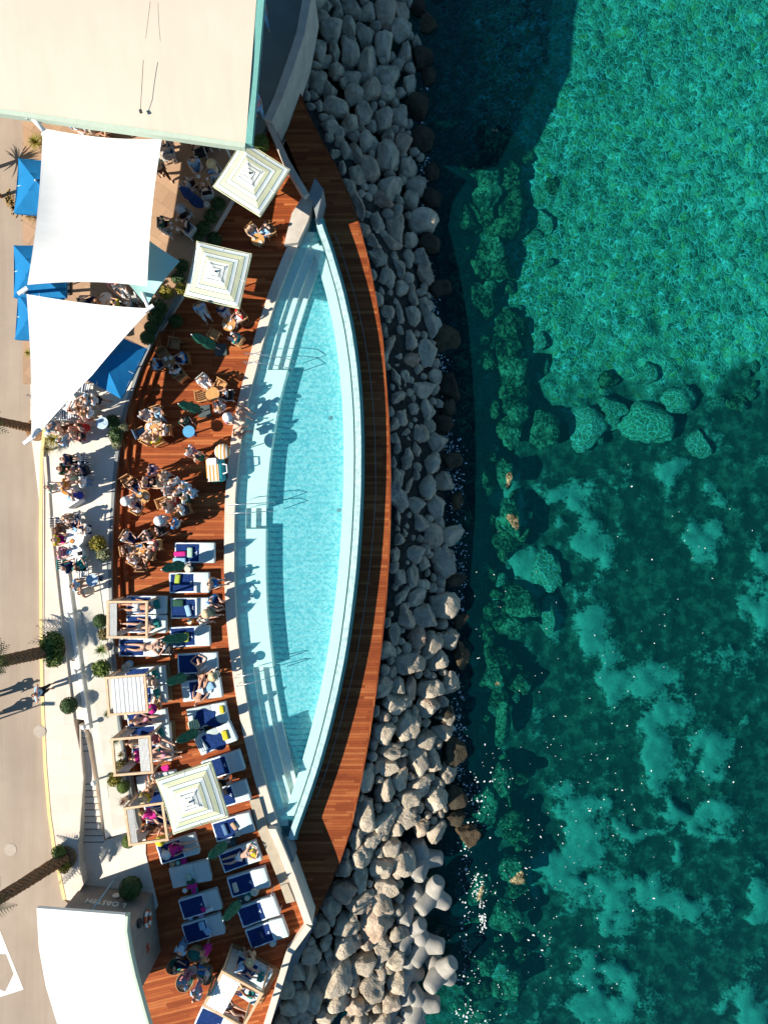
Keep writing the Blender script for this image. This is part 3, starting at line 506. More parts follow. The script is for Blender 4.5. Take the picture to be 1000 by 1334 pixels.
for x0, x1, y0, y1, k in REG:
    for _ in range(k):
        x, y, r = rs.uniform(x0, x1), rs.uniform(y0, y1), rs.choice((5, 6, 7, 9, 11, 14)); 
        if y0 in (170, 460): r *= 1.35
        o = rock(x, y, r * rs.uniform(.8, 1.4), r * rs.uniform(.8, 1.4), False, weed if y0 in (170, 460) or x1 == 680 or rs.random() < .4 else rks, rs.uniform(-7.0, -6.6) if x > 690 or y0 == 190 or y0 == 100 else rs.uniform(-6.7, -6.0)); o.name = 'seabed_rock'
        o['label'] = 'small mossy rock lying on the shallow seabed off the breakwater'; o['category'] = 'rock'; o['group'] = 'small rocks on the shallow seabed'
# tetrapods
tm = MB(); DIRS = [Vector(v).normalized() for v in ((1, 1, 1), (-1, -1, 1), (-1, 1, -1), (1, -1, -1))]
for d in DIRS:
    M = d.to_track_quat('Z', 'Y').to_matrix().to_4x4()
    tm.lathe([(.05, -.1), (.60, -.05), (.60, .25), (.52, .7), (.47, 1.05), (.44, 1.22), (.37, 1.30), (.02, 1.31)], n=22, M=M)
tetM = mat('cast_concrete', (.34, .32, .28), .85, .16, 2.2, .55)
tet = tm.build('tetrapod', tetM, None, 'auto')
TT = [(700, 590, 10), (735, 715, 80), (648, 745, 200), (655, 838, 60), (705, 888, 140), (595, 905, 30), (640, 985, 100), (508, 975, 250), (765, 985, 300), (605, 1080, 170), (690, 1100, 20), (485, 1105, 120), (640, 1160, 220), (560, 1172, 290)]
LABT = ['uppermost concrete tetrapod leaning among boulders', 'concrete tetrapod beside the water, second from the top', 'concrete tetrapod below a flat grey boulder', 'concrete tetrapod lying sideways under the large split boulder', 'concrete tetrapod with a long leg lying towards the sea', 'concrete tetrapod with one round bright leg end facing up', 'concrete tetrapod in the middle of the lower pile', 'concrete tetrapod next to the shadowed round boulders', 'concrete tetrapod nearest to the open sea', 'large concrete tetrapod above the bottom row', 'concrete tetrapod in the seaward bottom corner of the pile', 'leftmost concrete tetrapod of the bottom row', 'concrete tetrapod cut by the bottom edge, right one', 'concrete tetrapod cut by the bottom edge, left one']
base = Vector((-.42, -.62, .66)).normalized()
for i, (x, y, sp) in enumerate(TT):
    px, py = 290 + x / 2.703, 900 + y / 2.703; z = -4.45
    o = tet if i == 0 else tet.copy()
    if i: COL.objects.link(o)
    rr = random.Random(i); bd = (base + Vector((rr.uniform(-.3, .3), rr.uniform(-.2, .2), 0))).normalized()
    q = DIRS[0].rotation_difference(bd); q = (Matrix.Rotation(R(sp), 4, bd) @ q.to_matrix().to_4x4()).to_quaternion()
    o.rotation_mode = 'QUATERNION'; o.rotation_quaternion = q; o.location = P(px, py, z); o.scale = (.95,) * 3
    tag(o, LABT[i], 'tetrapod', 'concrete tetrapods of the breakwater')
# foam flecks on the sea
fm = MB(); rr = random.Random(5)
def fleck(px, py, s):
    c = P(px, py, ZS + .012); a = rr.uniform(0, 6.28)
    fm.box((c.x, c.y, c.z), (s * rr.uniform(.6, 2), s * rr.uniform(.5, 1), .02), a)
for cx, cy, sp, n_ in ((880, 690, 70, 26), (870, 830, 50, 16), (760, 900, 80, 40), (770, 1000, 60, 40), (720, 1080, 90, 60), (660, 1150, 60, 60), (720, 1230, 50, 50), (760, 1270, 40, 26), (640, 1010, 30, 50), (640, 1260, 60, 60), (850, 1110, 90, 36), (640, 780, 40, 26), (930, 1000, 60, 16)):
    for _ in range(int(n_ * .6)): fleck(rr.gauss(cx, sp * .7), rr.gauss(cy, sp * .7), rr.choice((.025, .03, .035, .045, .07)))
for cx, cy, sx, sy, n_ in ((622, 1160, 9, 20, 60), (628, 1195, 3, 18, 40), (615, 1040, 12, 22, 60), (612, 1325, 18, 10, 40), (568, 480, 9, 20, 160), (577, 560, 10, 50, 220), (592, 620, 10, 40, 160), (598, 740, 8, 40, 130), (596, 960, 8, 70, 180), (604, 1120, 7, 60, 60), (606, 1260, 7, 60, 50), (562, 400, 6, 30, 90), (552, 230, 5, 70, 120)):
    for _ in range(n_): fleck(rr.gauss(cx, sx * .7), rr.gauss(cy, sy * .7), rr.choice((.025, .04, .06, .09)))
tag(fm.build('sea_foam', mat('foam', (.72, .76, .76), .8, .1)), 'scattered white foam flecks drifting on the dark bay', 'foam', kind='stuff')
# ------------------------------------------------------------------ buildings and sails
ZT = 0.6
def patch(name, corners, mat_, parent, sag, droop, n=14, thick=.025, lift=None):
    """stretched cloth: four corners, edges pulled inwards by sag, middle lower by droop"""
    a, b_, c, d = [Vector(p) for p in corners]; cen = (a + b_ + c + d) / 4; vs = []; fs = []
    for j in range(n + 1):
        v = j / n
        for i in range(n + 1):
            u = i / n; p = (a * (1 - u) + b_ * u) * (1 - v) + (d * (1 - u) + c * u) * v
            e = max(4 * u * (1 - u) * abs(2 * v - 1) ** 3, 4 * v * (1 - v) * abs(2 * u - 1) ** 3)
            q = p + (cen - p) * e * sag; q.z = p.z - droop * 16 * u * (1 - u) * v * (1 - v); vs.append(q)
    vs += [v - Vector((0, 0, thick)) for v in vs]; m = (n + 1) ** 2
    for j in range(n):
        for i in range(n):
            k = j * (n + 1) + i; fs += [(k, k + 1, k + n + 2, k + n + 1), (m + k + n + 1, m + k + n + 2, m + k + 1, m + k)]
    ring = [i for i in range(n)] + [n + j * (n + 1) for j in range(n)] + [n * (n + 1) + n - i for i in range(n)] + [(n - j) * (n + 1) for j in range(n)]
    fs += [(ring[(i + 1) % len(ring)], ring[i], ring[i] + m, ring[(i + 1) % len(ring)] + m) for i in range(len(ring))]
    return MB().add(vs, fs).build(name, mat_, parent, 'auto')
# big cream roof
def rz(py): return 6.2 - 2.3 * max(0, (py - 80) / 107.0) if py > 80 else 6.2
RC = [P(-160, -160, 7), P(346, -160, 7), P(336, -10, 7), P(320, 187, 5.2), P(160, 164, 5.2), P(0, 142, 5.2), P(-160, 119, 5.2)]
bld = thing('beach_restaurant', 'large restaurant building under a flat cream roof with mint green edges', 'building')
rf = MB(); rv = []; NR = 16
for j in range(NR + 1):
    v = j / NR; zz = 7.0 - 1.8 * max(0, (v - .35) / .65) ** 1.5
    yl = -160 + v * 280; yr = -160 + v * 347; xr_ = 346 + (320 - 346) * v
    rv += [P(-160, yl, zz), P(xr_ * .5, (yl * (1 - (xr_ * .5 + 160) / (xr_ + 160)) + yr * (xr_ * .5 + 160) / (xr_ + 160)), zz), P(xr_, yr, zz)]
m3 = len(rv); rv += [p - Vector((0, 0, .18)) for p in rv]; fq = []
for j in range(NR):
    for i in range(2): k = 3 * j + i; fq += [(k, k + 1, k + 4, k + 3), (m3 + k + 3, m3 + k + 4, m3 + k + 1, m3 + k)]
    fq += [(3 * j + 2, m3 + 3 * j + 2, m3 + 3 * j + 5, 3 * j + 5)]
fq += [(3 * NR + i, 3 * NR + i + 1, m3 + 3 * NR + i + 1, m3 + 3 * NR + i) for i in range(2)]
rf.add(rv, fq)
def creamroof():
    m, t, b = nt('cream_roof'); n = N(t); p = n.pos()
    a = n.noise(p, .25, 4, .6); s_ = n.noise(n('Mapping', {'Vector': p, 'Scale': (2.0, .15, 1)}).outputs[0], 1.0, 4)
    sp = n('SeparateXYZ', {0: p}); seam = n.math('LESS_THAN', n.math('FRACT', n.math('DIVIDE', sp.outputs[0], 3.1)), .006)
    c = n.mix(.5, (.535, .46, .375), n.ramp(a, [(.3, (.48, .41, .33)), (.7, (.56, .485, .40))])); c = n.mix(.35, c, n.ramp(s_, [(.3, (.88, .87, .86)), (.65, (1, 1, 1))]), 'MULTIPLY')
    t.links.new(n.mix(n.math('MULTIPLY', seam, .12), c, (.3, .26, .2)), b.inputs['Base Color']); b.inputs['Roughness'].default_value = .8; return m
rf.build('roof', creamroof(), bld, 'auto')
def edging(name, a, b_, w, m_, dz=.05):
    t = (b_ - a); t.z = 0; t.normalize(); q = Vector((t.y, -t.x, 0)) * w
    return MB().strip([a - q * .1, b_ - q * .1], [a + q, b_ + q], lambda p: 0, lambda p: 0)
def fascia(a, b_, w, m_):
    t = (b_ - a).copy(); t.z = 0; t.normalize(); q = Vector((t.y, -t.x, 0)) * w; u = Vector((0, 0, .05)); d = Vector((0, 0, .3))
    MB().add([a + u, b_ + u, b_ + q + u, a + q + u, a - d, b_ - d, b_ + q - d, a + q - d], [(0, 1, 2, 3), (7, 6, 5, 4), (0, 4, 5, 1), (1, 5, 6, 2), (2, 6, 7, 3), (3, 7, 4, 0)]).build('fascia', m_, bld)
fascia(RC[2], RC[1], .30, tealedge); fascia(RC[3], RC[2], .30, tealedge)
for i in (3, 4, 5): fascia(RC[i + 1], RC[i], .22, mint)
MB().prism([P(-150, -150, .6), P(250, -150, .6), P(262, 20, .6), P(250, 60, .6), P(-150, 40, .6)], .3, 4.9).build('wall', concM, bld)
for px in (30, 110, 190, 300): MB().tube([P(px, 205, .6), Vector((P(px, 205, .6).x, P(px, 205, .6).y, 3.9))], .06, 8).build('column', metalw, bld) if px == 300 else None
MB().tube([P(187, 78, 6.6), P(184, 128, 6.0), P(183, 148, 5.65)], .012, 5).build('roof_cable', dark, bld)
MB().tube([P(196, 2, 7.02), P(190, 50, 6.86)], .008, 4).build('roof_cable', dark, bld)
MB().box(P(183.5, 145, 5.72), (.12, .16, .06), .3).build('cable_anchor', dark, bld)
tag(MB().prism([p for p in PP([(250, -120), (404, -120), (392, 45), (376, 92), (350, 156), (330, 200), (250, 120)], .62)], .2, .62).build('ramp', mat('ramp_concrete', (.16, .21, .20), .85, .12, 1.0)), kind='structure')
# mast poles
def mast(a, b_, foot, lab, r=.11):
    t = thing('sail_mast', lab, 'mast', (0, 0, 0)); MB().tube([a, b_], r, 10).build('pole', metalw, t, True)
    MB().lathe([(.22, 0), (.22, .05), (.1, .12)], foot, 10).build('foot_plate', metalw, t); MB().box(a, (.5, .16, .1), .6).build('head_bracket', metalw, t)
def sail(name, cs, lab, sag=.12, dr=.3, ropes=(), m_=None):
    t = thing(name, lab, 'shade sail', (0, 0, 0)); patch('cloth', cs, m_ or white, t, sag, dr)
    for a, b_ in ropes: MB().tube([a, b_], .02, 5).build('rope', steel, t)
    return t
sail('shade_sail', [P(56, 167, 4.9), P(211, 181, 4.3), P(192, 373, 4.0), P(36, 371, 4.6)], 'large four cornered white shade sail beside the cream roof', .05, .35, [(P(56, 167, 4.9), P(42, 152, 5.0))])
sail('shade_sail', [P(35, 383, 4.5), P(197, 402, 4.0), P(120, 489, 3.95), P(41, 576, 3.9)], 'white triangular shade sail pointing down to the pavement', .04, .2, [(P(197, 402, 4.0), P(194, 399, 4.1))])
sail('shade_sail', [P(168, 292, 3.0), P(234, 340, 2.9), P(191, 399, 2.9), P(150, 352, 3.1)], 'small lower white sail tinted turquoise for the shade of the large square one', .05, .12, (), canvas('shade_tinted_canvas', (.38, .66, .64)))  # white cloth, its turquoise is shade put into the base colour
mast(P(40, 150, 5.1), P(57, 170, 4.85), P(60, 176, .6), 'short white mast arm at the top corner of the square sail')
mast(P(30, 379, 4.8), P(34, 384, .6), P(40, 388, .6), 'white mast between the square and triangular sails', .08); mast(P(194, 402, 4.4), P(182, 372, 2.0), P(206, 396, .6), 'white mast arm over the small lower sail', .09)
mast(P(37, 574, 4.2), P(50, 560, 3.9), P(62, 566, .6), 'white mast end at the bottom tip of the triangular sail', .10)
# lower left building
sh = thing('pool_house', 'grey walled pool house under a white curved roof', 'building')
wp = [(108, 1153), (199, 1164), (209, 1240), (172, 1278), (166, 1276), (128, 1215)]
hw = MB().prism(PP(wp, .1), -.5, 3.3).build('wall', mat('taupe_render', (.27, .225, .19), .9, .12, 2, .3), sh)
RP = [(48, 1183), (100, 1187), (163, 1192), (162, 1212), (166, 1238), (173, 1270), (184, 1310), (198, 1360), (95, 1390), (76, 1338), (60, 1285), (51, 1235)]
MB().prism(PP(RP, 4.3), 4.1, 4.3).build('roof', white, sh)
tr = PP([(163.5, 1193), (162.5, 1212), (166.5, 1238), (173.5, 1270), (184.5, 1310), (198.5, 1360)], 4.3)
MB().strip(tr, [p + Vector((.13, 0, 0)) for p in tr], 4.0, 4.34).build('roof_edge', mint, sh)
def text(name, s, size, mat_, M, parent=None, ext=.02):
    cu = bpy.data.curves.new(name, 'FONT'); cu.body = s; cu.size = size; cu.extrude = ext; cu.align_x = 'CENTER'; cu.align_y = 'CENTER'; cu.materials.append(mat_)
    o = bpy.data.objects.new(name, cu); COL.objects.link(o); dg = bpy.context.evaluated_depsgraph_get(); dg.update(); me = bpy.data.meshes.new_from_object(o.evaluated_get(dg)); bpy.data.objects.remove(o); o = link(name, me); o.matrix_world = M
    if parent: o.parent = parent
    return o
def onwall(a, b_, t, z, out=.03):               # frame on a wall running a->b: text reads from outside
    a = a.copy(); b_ = b_.copy(); a.z = b_.z = 0; u = (b_ - a).normalized(); nrm = Vector((u.y, -u.x, 0)); p = a + (b_ - a) * t + nrm * out; p.z = z
    up = Vector((0, 0, 1)); M = Matrix((u, up, nrm)).transposed().to_4x4(); M.translation = p; return M
a1, b1 = P(199, 1164, .1), P(108, 1153, .1)
sgn = mat('sign_letters', (.75, .68, .58), .5, .03)
text('sign_lettering', "L OBSTEH", .46, sgn, onwall(a1, b1, .52, 1.45), sh, .05)
MB().lathe([(.0, 0), (.2, 0), (.2, .05), (0, .05)], n=12, M=onwall(a1, b1, .45, .75)).build('sign_emblem', sgn, sh)
text('sign_lettering', "N", .5, mat('red_letters', (.55, .08, .04), .6, .05), onwall(P(209, 1240, .1), P(199, 1164, .1), .38, 1.6), sh, .03)
lb = thing('lifebuoy', 'orange and white lifebuoy hanging on the pool house wall', 'lifebuoy', (0, 0, 0)); Mw = onwall(P(209, 1240, .1), P(199, 1164, .1), .80, 1.35, .10)
for k in range(8):
    pth = [Mw @ Vector((.33 * math.cos(x), .33 * math.sin(x), 0)) for x in [math.pi / 4 * (k + j / 4) for j in range(5)]]
    MB().tube(pth, .085, 8).build('ring_segment', mat('buoy_orange', (.65, .10, .03), .5, .05) if k % 2 else whitep, lb, True)
for t_, z_, lab in ((.62, 2.3, 'black round wall lamp near the lifebuoy'),):
    lm = MB().lathe([(.0, 0), (.22, 0), (.22, .1), (.1, .16), (0, .16)], n=12, M=onwall(P(209, 1240, .1), P(199, 1164, .1), t_ + .3, z_)).build('wall_lamp', dark); tag(lm, lab, 'lamp')
# stairs and balustrade at the pavement
stp = thing('stone_stairs', 'pale stone stairs running down beside the pavement to the plaza', 'stairs')
def xl(y): return interp([(104, 944), (105, 982), (108, 1014), (104, 1070), (102, 1098)], y)
def xr(y): return interp([(109, 944), (114, 970), (123, 1014), (133, 1080), (136, 1098)], y)
zz = .68; bounds = [948, 955, 962, 970, 979, 1022] + [1022 + i * 8.4 for i in range(1, 10)]
for i, (y0, y1) in enumerate(zip(bounds, bounds[1:])):
    zz = .68 - .043 * (i + 1)
    MB().prism(PP([(xl(y0), y0), (xr(y0), y0), (xr(y1), y1), (xl(y1), y1)], zz), -.4, zz).build('step', paveM if i % 2 else sideM, stp); MB().prism(PP([(xl(y1) + 1.2, y1 - 1.3), (xr(y1), y1 - 1.3), (xr(y1), y1 + .1), (xl(y1) + 1.2, y1 + .1)], zz), zz - .02, zz + .004).build('step_shade_strip', mat('painted_step_shade', (.16, .15, .13), .8, .1), stp)  # dark strips painted in for the shade at each step edge
MB().strip(PP([(xl(y) - .5, y) for y in (944, 982, 1014, 1070, 1098)], .74), PP([(xl(y) + 1.2, y) for y in (944, 982, 1014, 1070, 1098)], .74), -.2, .74).build('stringer', concM, stp)
gl_m, gt, gb = nt('glass'); gb.inputs['Base Color'].default_value = (.8, .92, .9, 1); gn = N(gt); gtr = gn('BsdfTransparent', {0: (.97, .99, .98, 1)}); ggl = gn('BsdfGlossy', {'Roughness': .05}); gmx = gn('MixShader', {0: .08, 1: gtr.outputs[0], 2: ggl.outputs[0]}); gt.links.new(gmx.outputs[0], gt.nodes['Material Output'].inputs[0])
GLN = [(90, 760), (98, 820), (109, 900), (120, 960), (130, 1030), (138, 1092)]
gb_ = thing('glass_balustrade', 'long clear glass balustrade along the pale terrace beside the stairs', 'balustrade')
A_ = PP(GLN, 1.5); MB().strip(A_, [p + Vector((.03, 0, 0)) for p in A_], .6, 1.5).build('glass_panel', gl_m, gb_)
MB().tube([p + Vector((.015, 0, .02)) for p in A_], .015, 5).build('top_rail', steel, gb_)
for i, (x, y) in enumerate(((95, 799), (104, 872), (115, 943), (128, 1015), (80, 700))):
    lt = thing('bollard_light', 'small white bollard light %s' % ['by the upper end of the balustrade', 'beside the bay leaf bush near the balustrade', 'at the head of the stone stairs', 'halfway down the stone stairs', 'near the white tables'][i], 'light', P(x, y, .6), 0, 'bollard lights along the terrace')
    MB().lathe([(.06, 0), (.05, .5)], n=8).build('stem', metalw, lt, True); MB().lathe([(.13, .5), (.13, .58), (.05, .64)], n=10).build('cap', metalw, lt, True)
ol = thing('street_lamp', 'street lamp just outside the left edge casting a thin shadow line across the road', 'street lamp', P(-92, 968, .5))
MB().tube([(0, 0, 0), (0, 0, 5.2)], .05, 8, .035).build('post', metalw, ol, True); MB().rbox((.2, 0, 5.25), (.6, .2, .1), .04).build('lamp_head', metalw, ol)
# lamp post on the plaza, road marks
lp = thing('street_lamp', 'thin blue grey street lamp on the plaza beside the stairs', 'street lamp', P(150, 1145, .1))
MB().tube([(0, 0, 0), (0, 0, 3.6)], .045, 8, .03).build('post', mat('blue_post', (.12, .28, .42), .5, .05), lp, True); MB().rbox((.1, .1, 3.62), (.6, .22, .1), .04, .6).build('lamp_head', metalw, lp)
tag(MB().prism(PP([(-60, 1180), (0, 1212), (31, 1289), (0, 1299), (-60, 1330)], .508), .4, .508).build('road_marking', whitep), kind='structure')
tag(MB().prism(PP([(-40, 1243), (8, 1243), (18, 1269), (7, 1292), (-2, 1288), (-40, 1300)], .513), .4, .513).build('road_patch', roadM), kind='structure')
for x, y, lab in ((14, 1107, 'small pale manhole cover on the road'), (52, 953, 'round pale manhole cover at the kerb')):
    tag(MB().lathe([(0, 0), (.32, 0), (.32, .012), (0, .012)], P(x, y, .5 if x < 30 else .70), 18).build('manhole_cover', mat('cover_stone', (.40, .34, .28), .8, .1, 8)), lab, 'manhole cover')
# ------------------------------------------------------------------ umbrellas
def canopyM():
    m, t, b = nt('striped_canopy'); n = N(t); sp = n('SeparateXYZ', {0: n.obj()})
    f = n.math('MAXIMUM', n.math('ABSOLUTE', sp.outputs[0]), n.math('ABSOLUTE', sp.outputs[1]))
    Y = (.58, .60, .40); Wt = (.78, .80, .74); Bl = (.03, .08, .12); Lb = (.55, .66, .68)
    st = [(0, Wt), (.10, Bl), (.12, Wt), (.20, Bl), (.22, Wt)]
    for k in (0.30, .55, .80): st += [(k, Y), (k + .09, Bl), (k + .105, Lb), (k + .15, Wt), (k + .20, Bl), (k + .212, Y)]
    st = sorted(st)[:31]; st[-1] = (.992, Bl)
    t.links.new(n.ramp(n.math('DIVIDE', f, 1.72), st, 'CONSTANT'), b.inputs['Base Color']); b.inputs['Roughness'].default_value = .85; return m
canM = canopyM()
def umbrella(lab, corners, z, m_, rise, zbase, kind, seam=True):
    c = [P(x, y, z) for x, y in corners]; cen = sum(c, Vector()) / 4; half = sum(((c[i] - c[(i + 1) % 4]).length for i in range(4))) / 8
    e = c[1] - c[0]; a = math.atan2(e.y, e.x)
    t = thing('parasol', lab, 'parasol', (cen.x, cen.y, zbase), a, kind); zo = z - zbase
    def cloth(h0, h1, z0, z1, nm, mm, vents=1.0):
        vs = []; n = 10; fs = []
        for j in range(n + 1):
            w = j / n; h = h0 + (h1 - h0) * w; zz = z0 + (z1 - z0) * w
            for s_ in range(4):
                for k in range(8):
                    u = -1 + 2 * k / 8; x, y = ((u, -1), (1, u), (-u, 1), (-1, -u))[s_]
                    bow = 1 - .045 * (1 - u * u) * w; wr = .012 * math.sin(u * 9 + s_ + j)
                    vs.append((x * h * (bow if abs(x) == 1 and k else 1), y * h * (bow if abs(y) == 1 and k else 1), zz - .05 * (1 - u * u) * w + wr * w * (1 - w)))
        for j in range(n): fs += [(j * 32 + k, j * 32 + (k + 1) % 32, (j + 1) * 32 + (k + 1) % 32, (j + 1) * 32 + k) for k in range(32)]
        m0 = len(vs); vs += [(v[0], v[1], v[2] - .02) for v in vs]; fs += [tuple(i + m0 for i in f[::-1]) for f in fs]
        o = MB().add(vs, fs).build(nm, mm, t, False); o.location.z = 0; return o
    cloth(.30, half, zo + rise * .80, zo, 'canopy', m_); cloth(.03, .42, zo + rise * 1.02, zo + rise * .80, 'vent', m_)
    val = MB()
    for s_ in range(4):
        M = Matrix.Rotation(s_ * math.pi / 2, 4, 'Z'); val.box((0, -half * .985, zo - .10), (half * 1.96, .015, .16), 0, M)
    val.build('valance', m_, t); MB().tube([(0, 0, 0), (0, 0, zo + rise)], .035, 8).build('pole', dark if m_ is canM else metalw, t, True)
    MB().rbox((0, 0, .05), (.8, .8, .1), .02).build('base', dark, t); MB().lathe([(.05, zo + rise), (.04, zo + rise + .1), (0, zo + rise + .13)], n=8).build('finial', metalw if m_ is not canM else dark, t, True)
    rb = MB()
    for k in range(8):
        a_ = k * math.pi / 4; l = half * (1.38 if k % 2 else .97); rb.tube([(0, 0, zo + rise * .85), (math.cos(a_) * l, math.sin(a_) * l, zo - .04)], .014, 4)
    rb.build('ribs', metalw, t); return t
GS = 'green and cream striped square parasols'; GB = 'blue canvas parasols of the dining terrace'
umbrella('striped parasol turned like a diamond, tucked under the corner of the cream roof', [(276, 246), (334, 283), (378, 214), (322, 183)], 2.6, canM, .42, 0, GS)
umbrella('striped parasol on the deck beside the potted plants and the small lower sail', [(240, 387), (309, 403), (328, 327), (258, 314)], 2.6, canM, .42, 0, GS)
umbrella('striped parasol among the sun loungers near the lower pool tip', [(229, 1089), (297, 1067), (272, 991), (203.5, 1013)], 2.6, canM, .42, 0, GS)
umbrella('blue parasol left of the square sail with a small palm at its corner', [(19, 278), (90, 284), (95, 212), (24, 205)], 3.0, bluec, .7, ZT, GB)
umbrella('blue parasol at the lower left corner of the square sail', [(18, 388), (86, 388), (86, 320), (18, 318)], 3.0, bluec, .7, ZT, GB)
umbrella('blue parasol left of the triangular sail over the road edge', [(20, 442), (80, 446), (82, 386), (22, 384)], 2.9, bluec, .6, ZT, GB)
umbrella('blue parasol right of the triangular sail above the wooden steps', [(92, 487), (157, 520), (191, 453), (126, 420)], 3.0, bluec, .7, ZT, GB)
def closed(base, tip, lab, m_=greenc, zt=2.9, zb=0, plate=True):
    b_ = P(*base, zb); q = P(*tip, zt) - b_; t = thing('closed_parasol', lab, 'parasol', b_, 0, 'closed parasols on the deck')
    f = MB(); nn_ = 14; M = q.to_track_quat('Z', 'Y').to_matrix().to_4x4(); L_ = q.length; vs = []
    prof = [(.05, .22), (.17, .30), (.22, .42), (.21, .55), (.16, .63), (.20, .72), (.17, .82), (.10, .92), (.02, 1.0)]
    for r, h in prof:
        for k in range(nn_): a = 2 * math.pi * k / nn_; rr_ = r * (1 + .28 * (k % 2)) ; vs.append(M @ Vector((rr_ * math.cos(a), rr_ * math.sin(a), h * L_)))
    f.add(vs, [(i * nn_ + k, i * nn_ + (k + 1) % nn_, (i + 1) * nn_ + (k + 1) % nn_, (i + 1) * nn_ + k) for i in range(len(prof) - 1) for k in range(nn_)]); f.build('folded_canopy', m_, t)
    MB().tube([(0, 0, 0), q * 1.02], .03, 6).build('pole', metalw, t, True)
    if plate: MB().rbox((0, 0, .05), (.62, .62, .1), .02, .1).build('base', mat('slate', (.05, .075, .075), .6, .2), t)
closed((288, 456), (250, 436), 'closed green parasol with a square base below the teak armchair'); closed((267, 536), (233, 526), 'closed green parasol beside the empty round teak table')
closed((247, 734), (211, 742), 'closed green parasol between the two uppermost poolside loungers'); closed((252, 829), (211, 834), 'closed green parasol between the third and fourth poolside loungers')
closed((248, 879), (217, 890), 'closed green parasol left of the lounger with a white shirt'); closed((264, 950), (230, 966), 'closed green parasol between the two loungers with yellow cushions')
closed((300, 1094), (271, 1118), 'closed green parasol between lounger with blue cushion and the sunbather with yellow towel'); closed((317, 1170), (291, 1199), 'closed green parasol beside the lounger pair at the deck corner')
closed((272, 276), (234, 243), 'closed navy parasol leaning over the brown paving', navyc, 2.9, ZT, False)
# ------------------------------------------------------------------ pergola daybeds and loungers
def lounger(lab, px, py, ang, z=0, kind='poolside', towel='full', extras=(), L=2.08, Wd=1.06, grp=None):
    t = thing('sun_lounger', lab, 'sun lounger', P(px, py, .35) * 1 - Vector((0, 0, .35 - z)), R(ang), grp or 'sun loungers on the deck')
    MB().rbox((0, 0, .09), (L - .08, Wd - .08, .14), .02).build('base', wframe, t)
    MB().rbox((-L * .19, 0, .26), (L * .62, Wd, .22), .05).build('mattress', matt, t, 'auto')
    M = Matrix.Translation((L * .31, 0, .31)) @ Matrix.Rotation(R(-7), 4, 'Y'); h = MB().rbox((0, 0, 0), (L * .385, Wd, .24), .06); h.v = [tuple(M @ Vector(v)) for v in h.v]; h.build('headrest', matt, t, 'auto')
    if towel in ('full', 'part'):
        x0, x1 = (-L * .5 + .01, L * .14) if towel == 'full' else (-L * .32, L * .12)
        rr = random.Random(px + py); n = 9
        def sheet(x0, x1, y0, y1, z_, nm, m_, jit):
            vs = [(x0 + (x1 - x0) * i / n + rr.uniform(-jit, jit) * (i in (0, n)), y0 + (y1 - y0) * j / n + rr.uniform(-jit, jit) * (j in (0, n)), z_ + rr.uniform(0, .012)) for j in range(n + 1) for i in range(n + 1)]
            MB().add(vs, [(j * (n + 1) + i, j * (n + 1) + i + 1, (j + 1) * (n + 1) + i + 1, (j + 1) * (n + 1) + i) for j in range(n) for i in range(n)]).build(nm, m_, t, True)
        sheet(x0, x1, -Wd * .485, Wd * .485, .376, 'towel_border', towelw, .012); sheet(x0 + .07, x1 - .08, -Wd * .42, Wd * .42, .394, 'towel', navy, .008)
        e = MB(); 
        for d in ((0, .0), (.045, .06), (-.045, .06)): e.box((x1 - .22 + d[1] * .6, d[0] * 1.4, .412), (.10 if d[0] == 0 else .05, .03, .006), d[0] * 9)
        e.build('monogram', towelw, t)
    elif towel == 'mess':
        rr = random.Random(int(px)); vs = []; n = 12
        for j in range(n + 1):
            for i in range(n + 1):
                u = i / n; v = j / n; w = .10 * math.sin(u * 5 + v * 3); vs.append((-L * .30 + u * L * .52 + .10 * math.sin(v * 7 + px), -Wd * .52 + v * Wd * .80 + .12 * math.sin(u * 6), .385 + .05 * abs(math.sin(u * 8 + v * 5)) * rr.uniform(.6, 1)))
        MB().add(vs, [(j * (n + 1) + i, j * (n + 1) + i + 1, (j + 1) * (n + 1) + i + 1, (j + 1) * (n + 1) + i) for j in range(n) for i in range(n)]).build('towel', navy, t, True)
    for nm, x, y, dx, dy, c, a in extras:
        zz = .46 if x < L * .14 else .49
        MB().rbox((x, y, zz), (dx, dy, .13), .055, R(a), 3).build(nm, pal(c) if isinstance(c, str) else c, t, True)
    return t
GP = 'poolside sun loungers on the wooden deck'; GQ = 'sun loungers on the shaded lower deck'
leafprint = striped('leaf_print', (.36, .44, .18), (.72, .72, .55), .13); bluefl = striped('blue_print', (.15, .25, .34), (.72, .75, .74), .11)
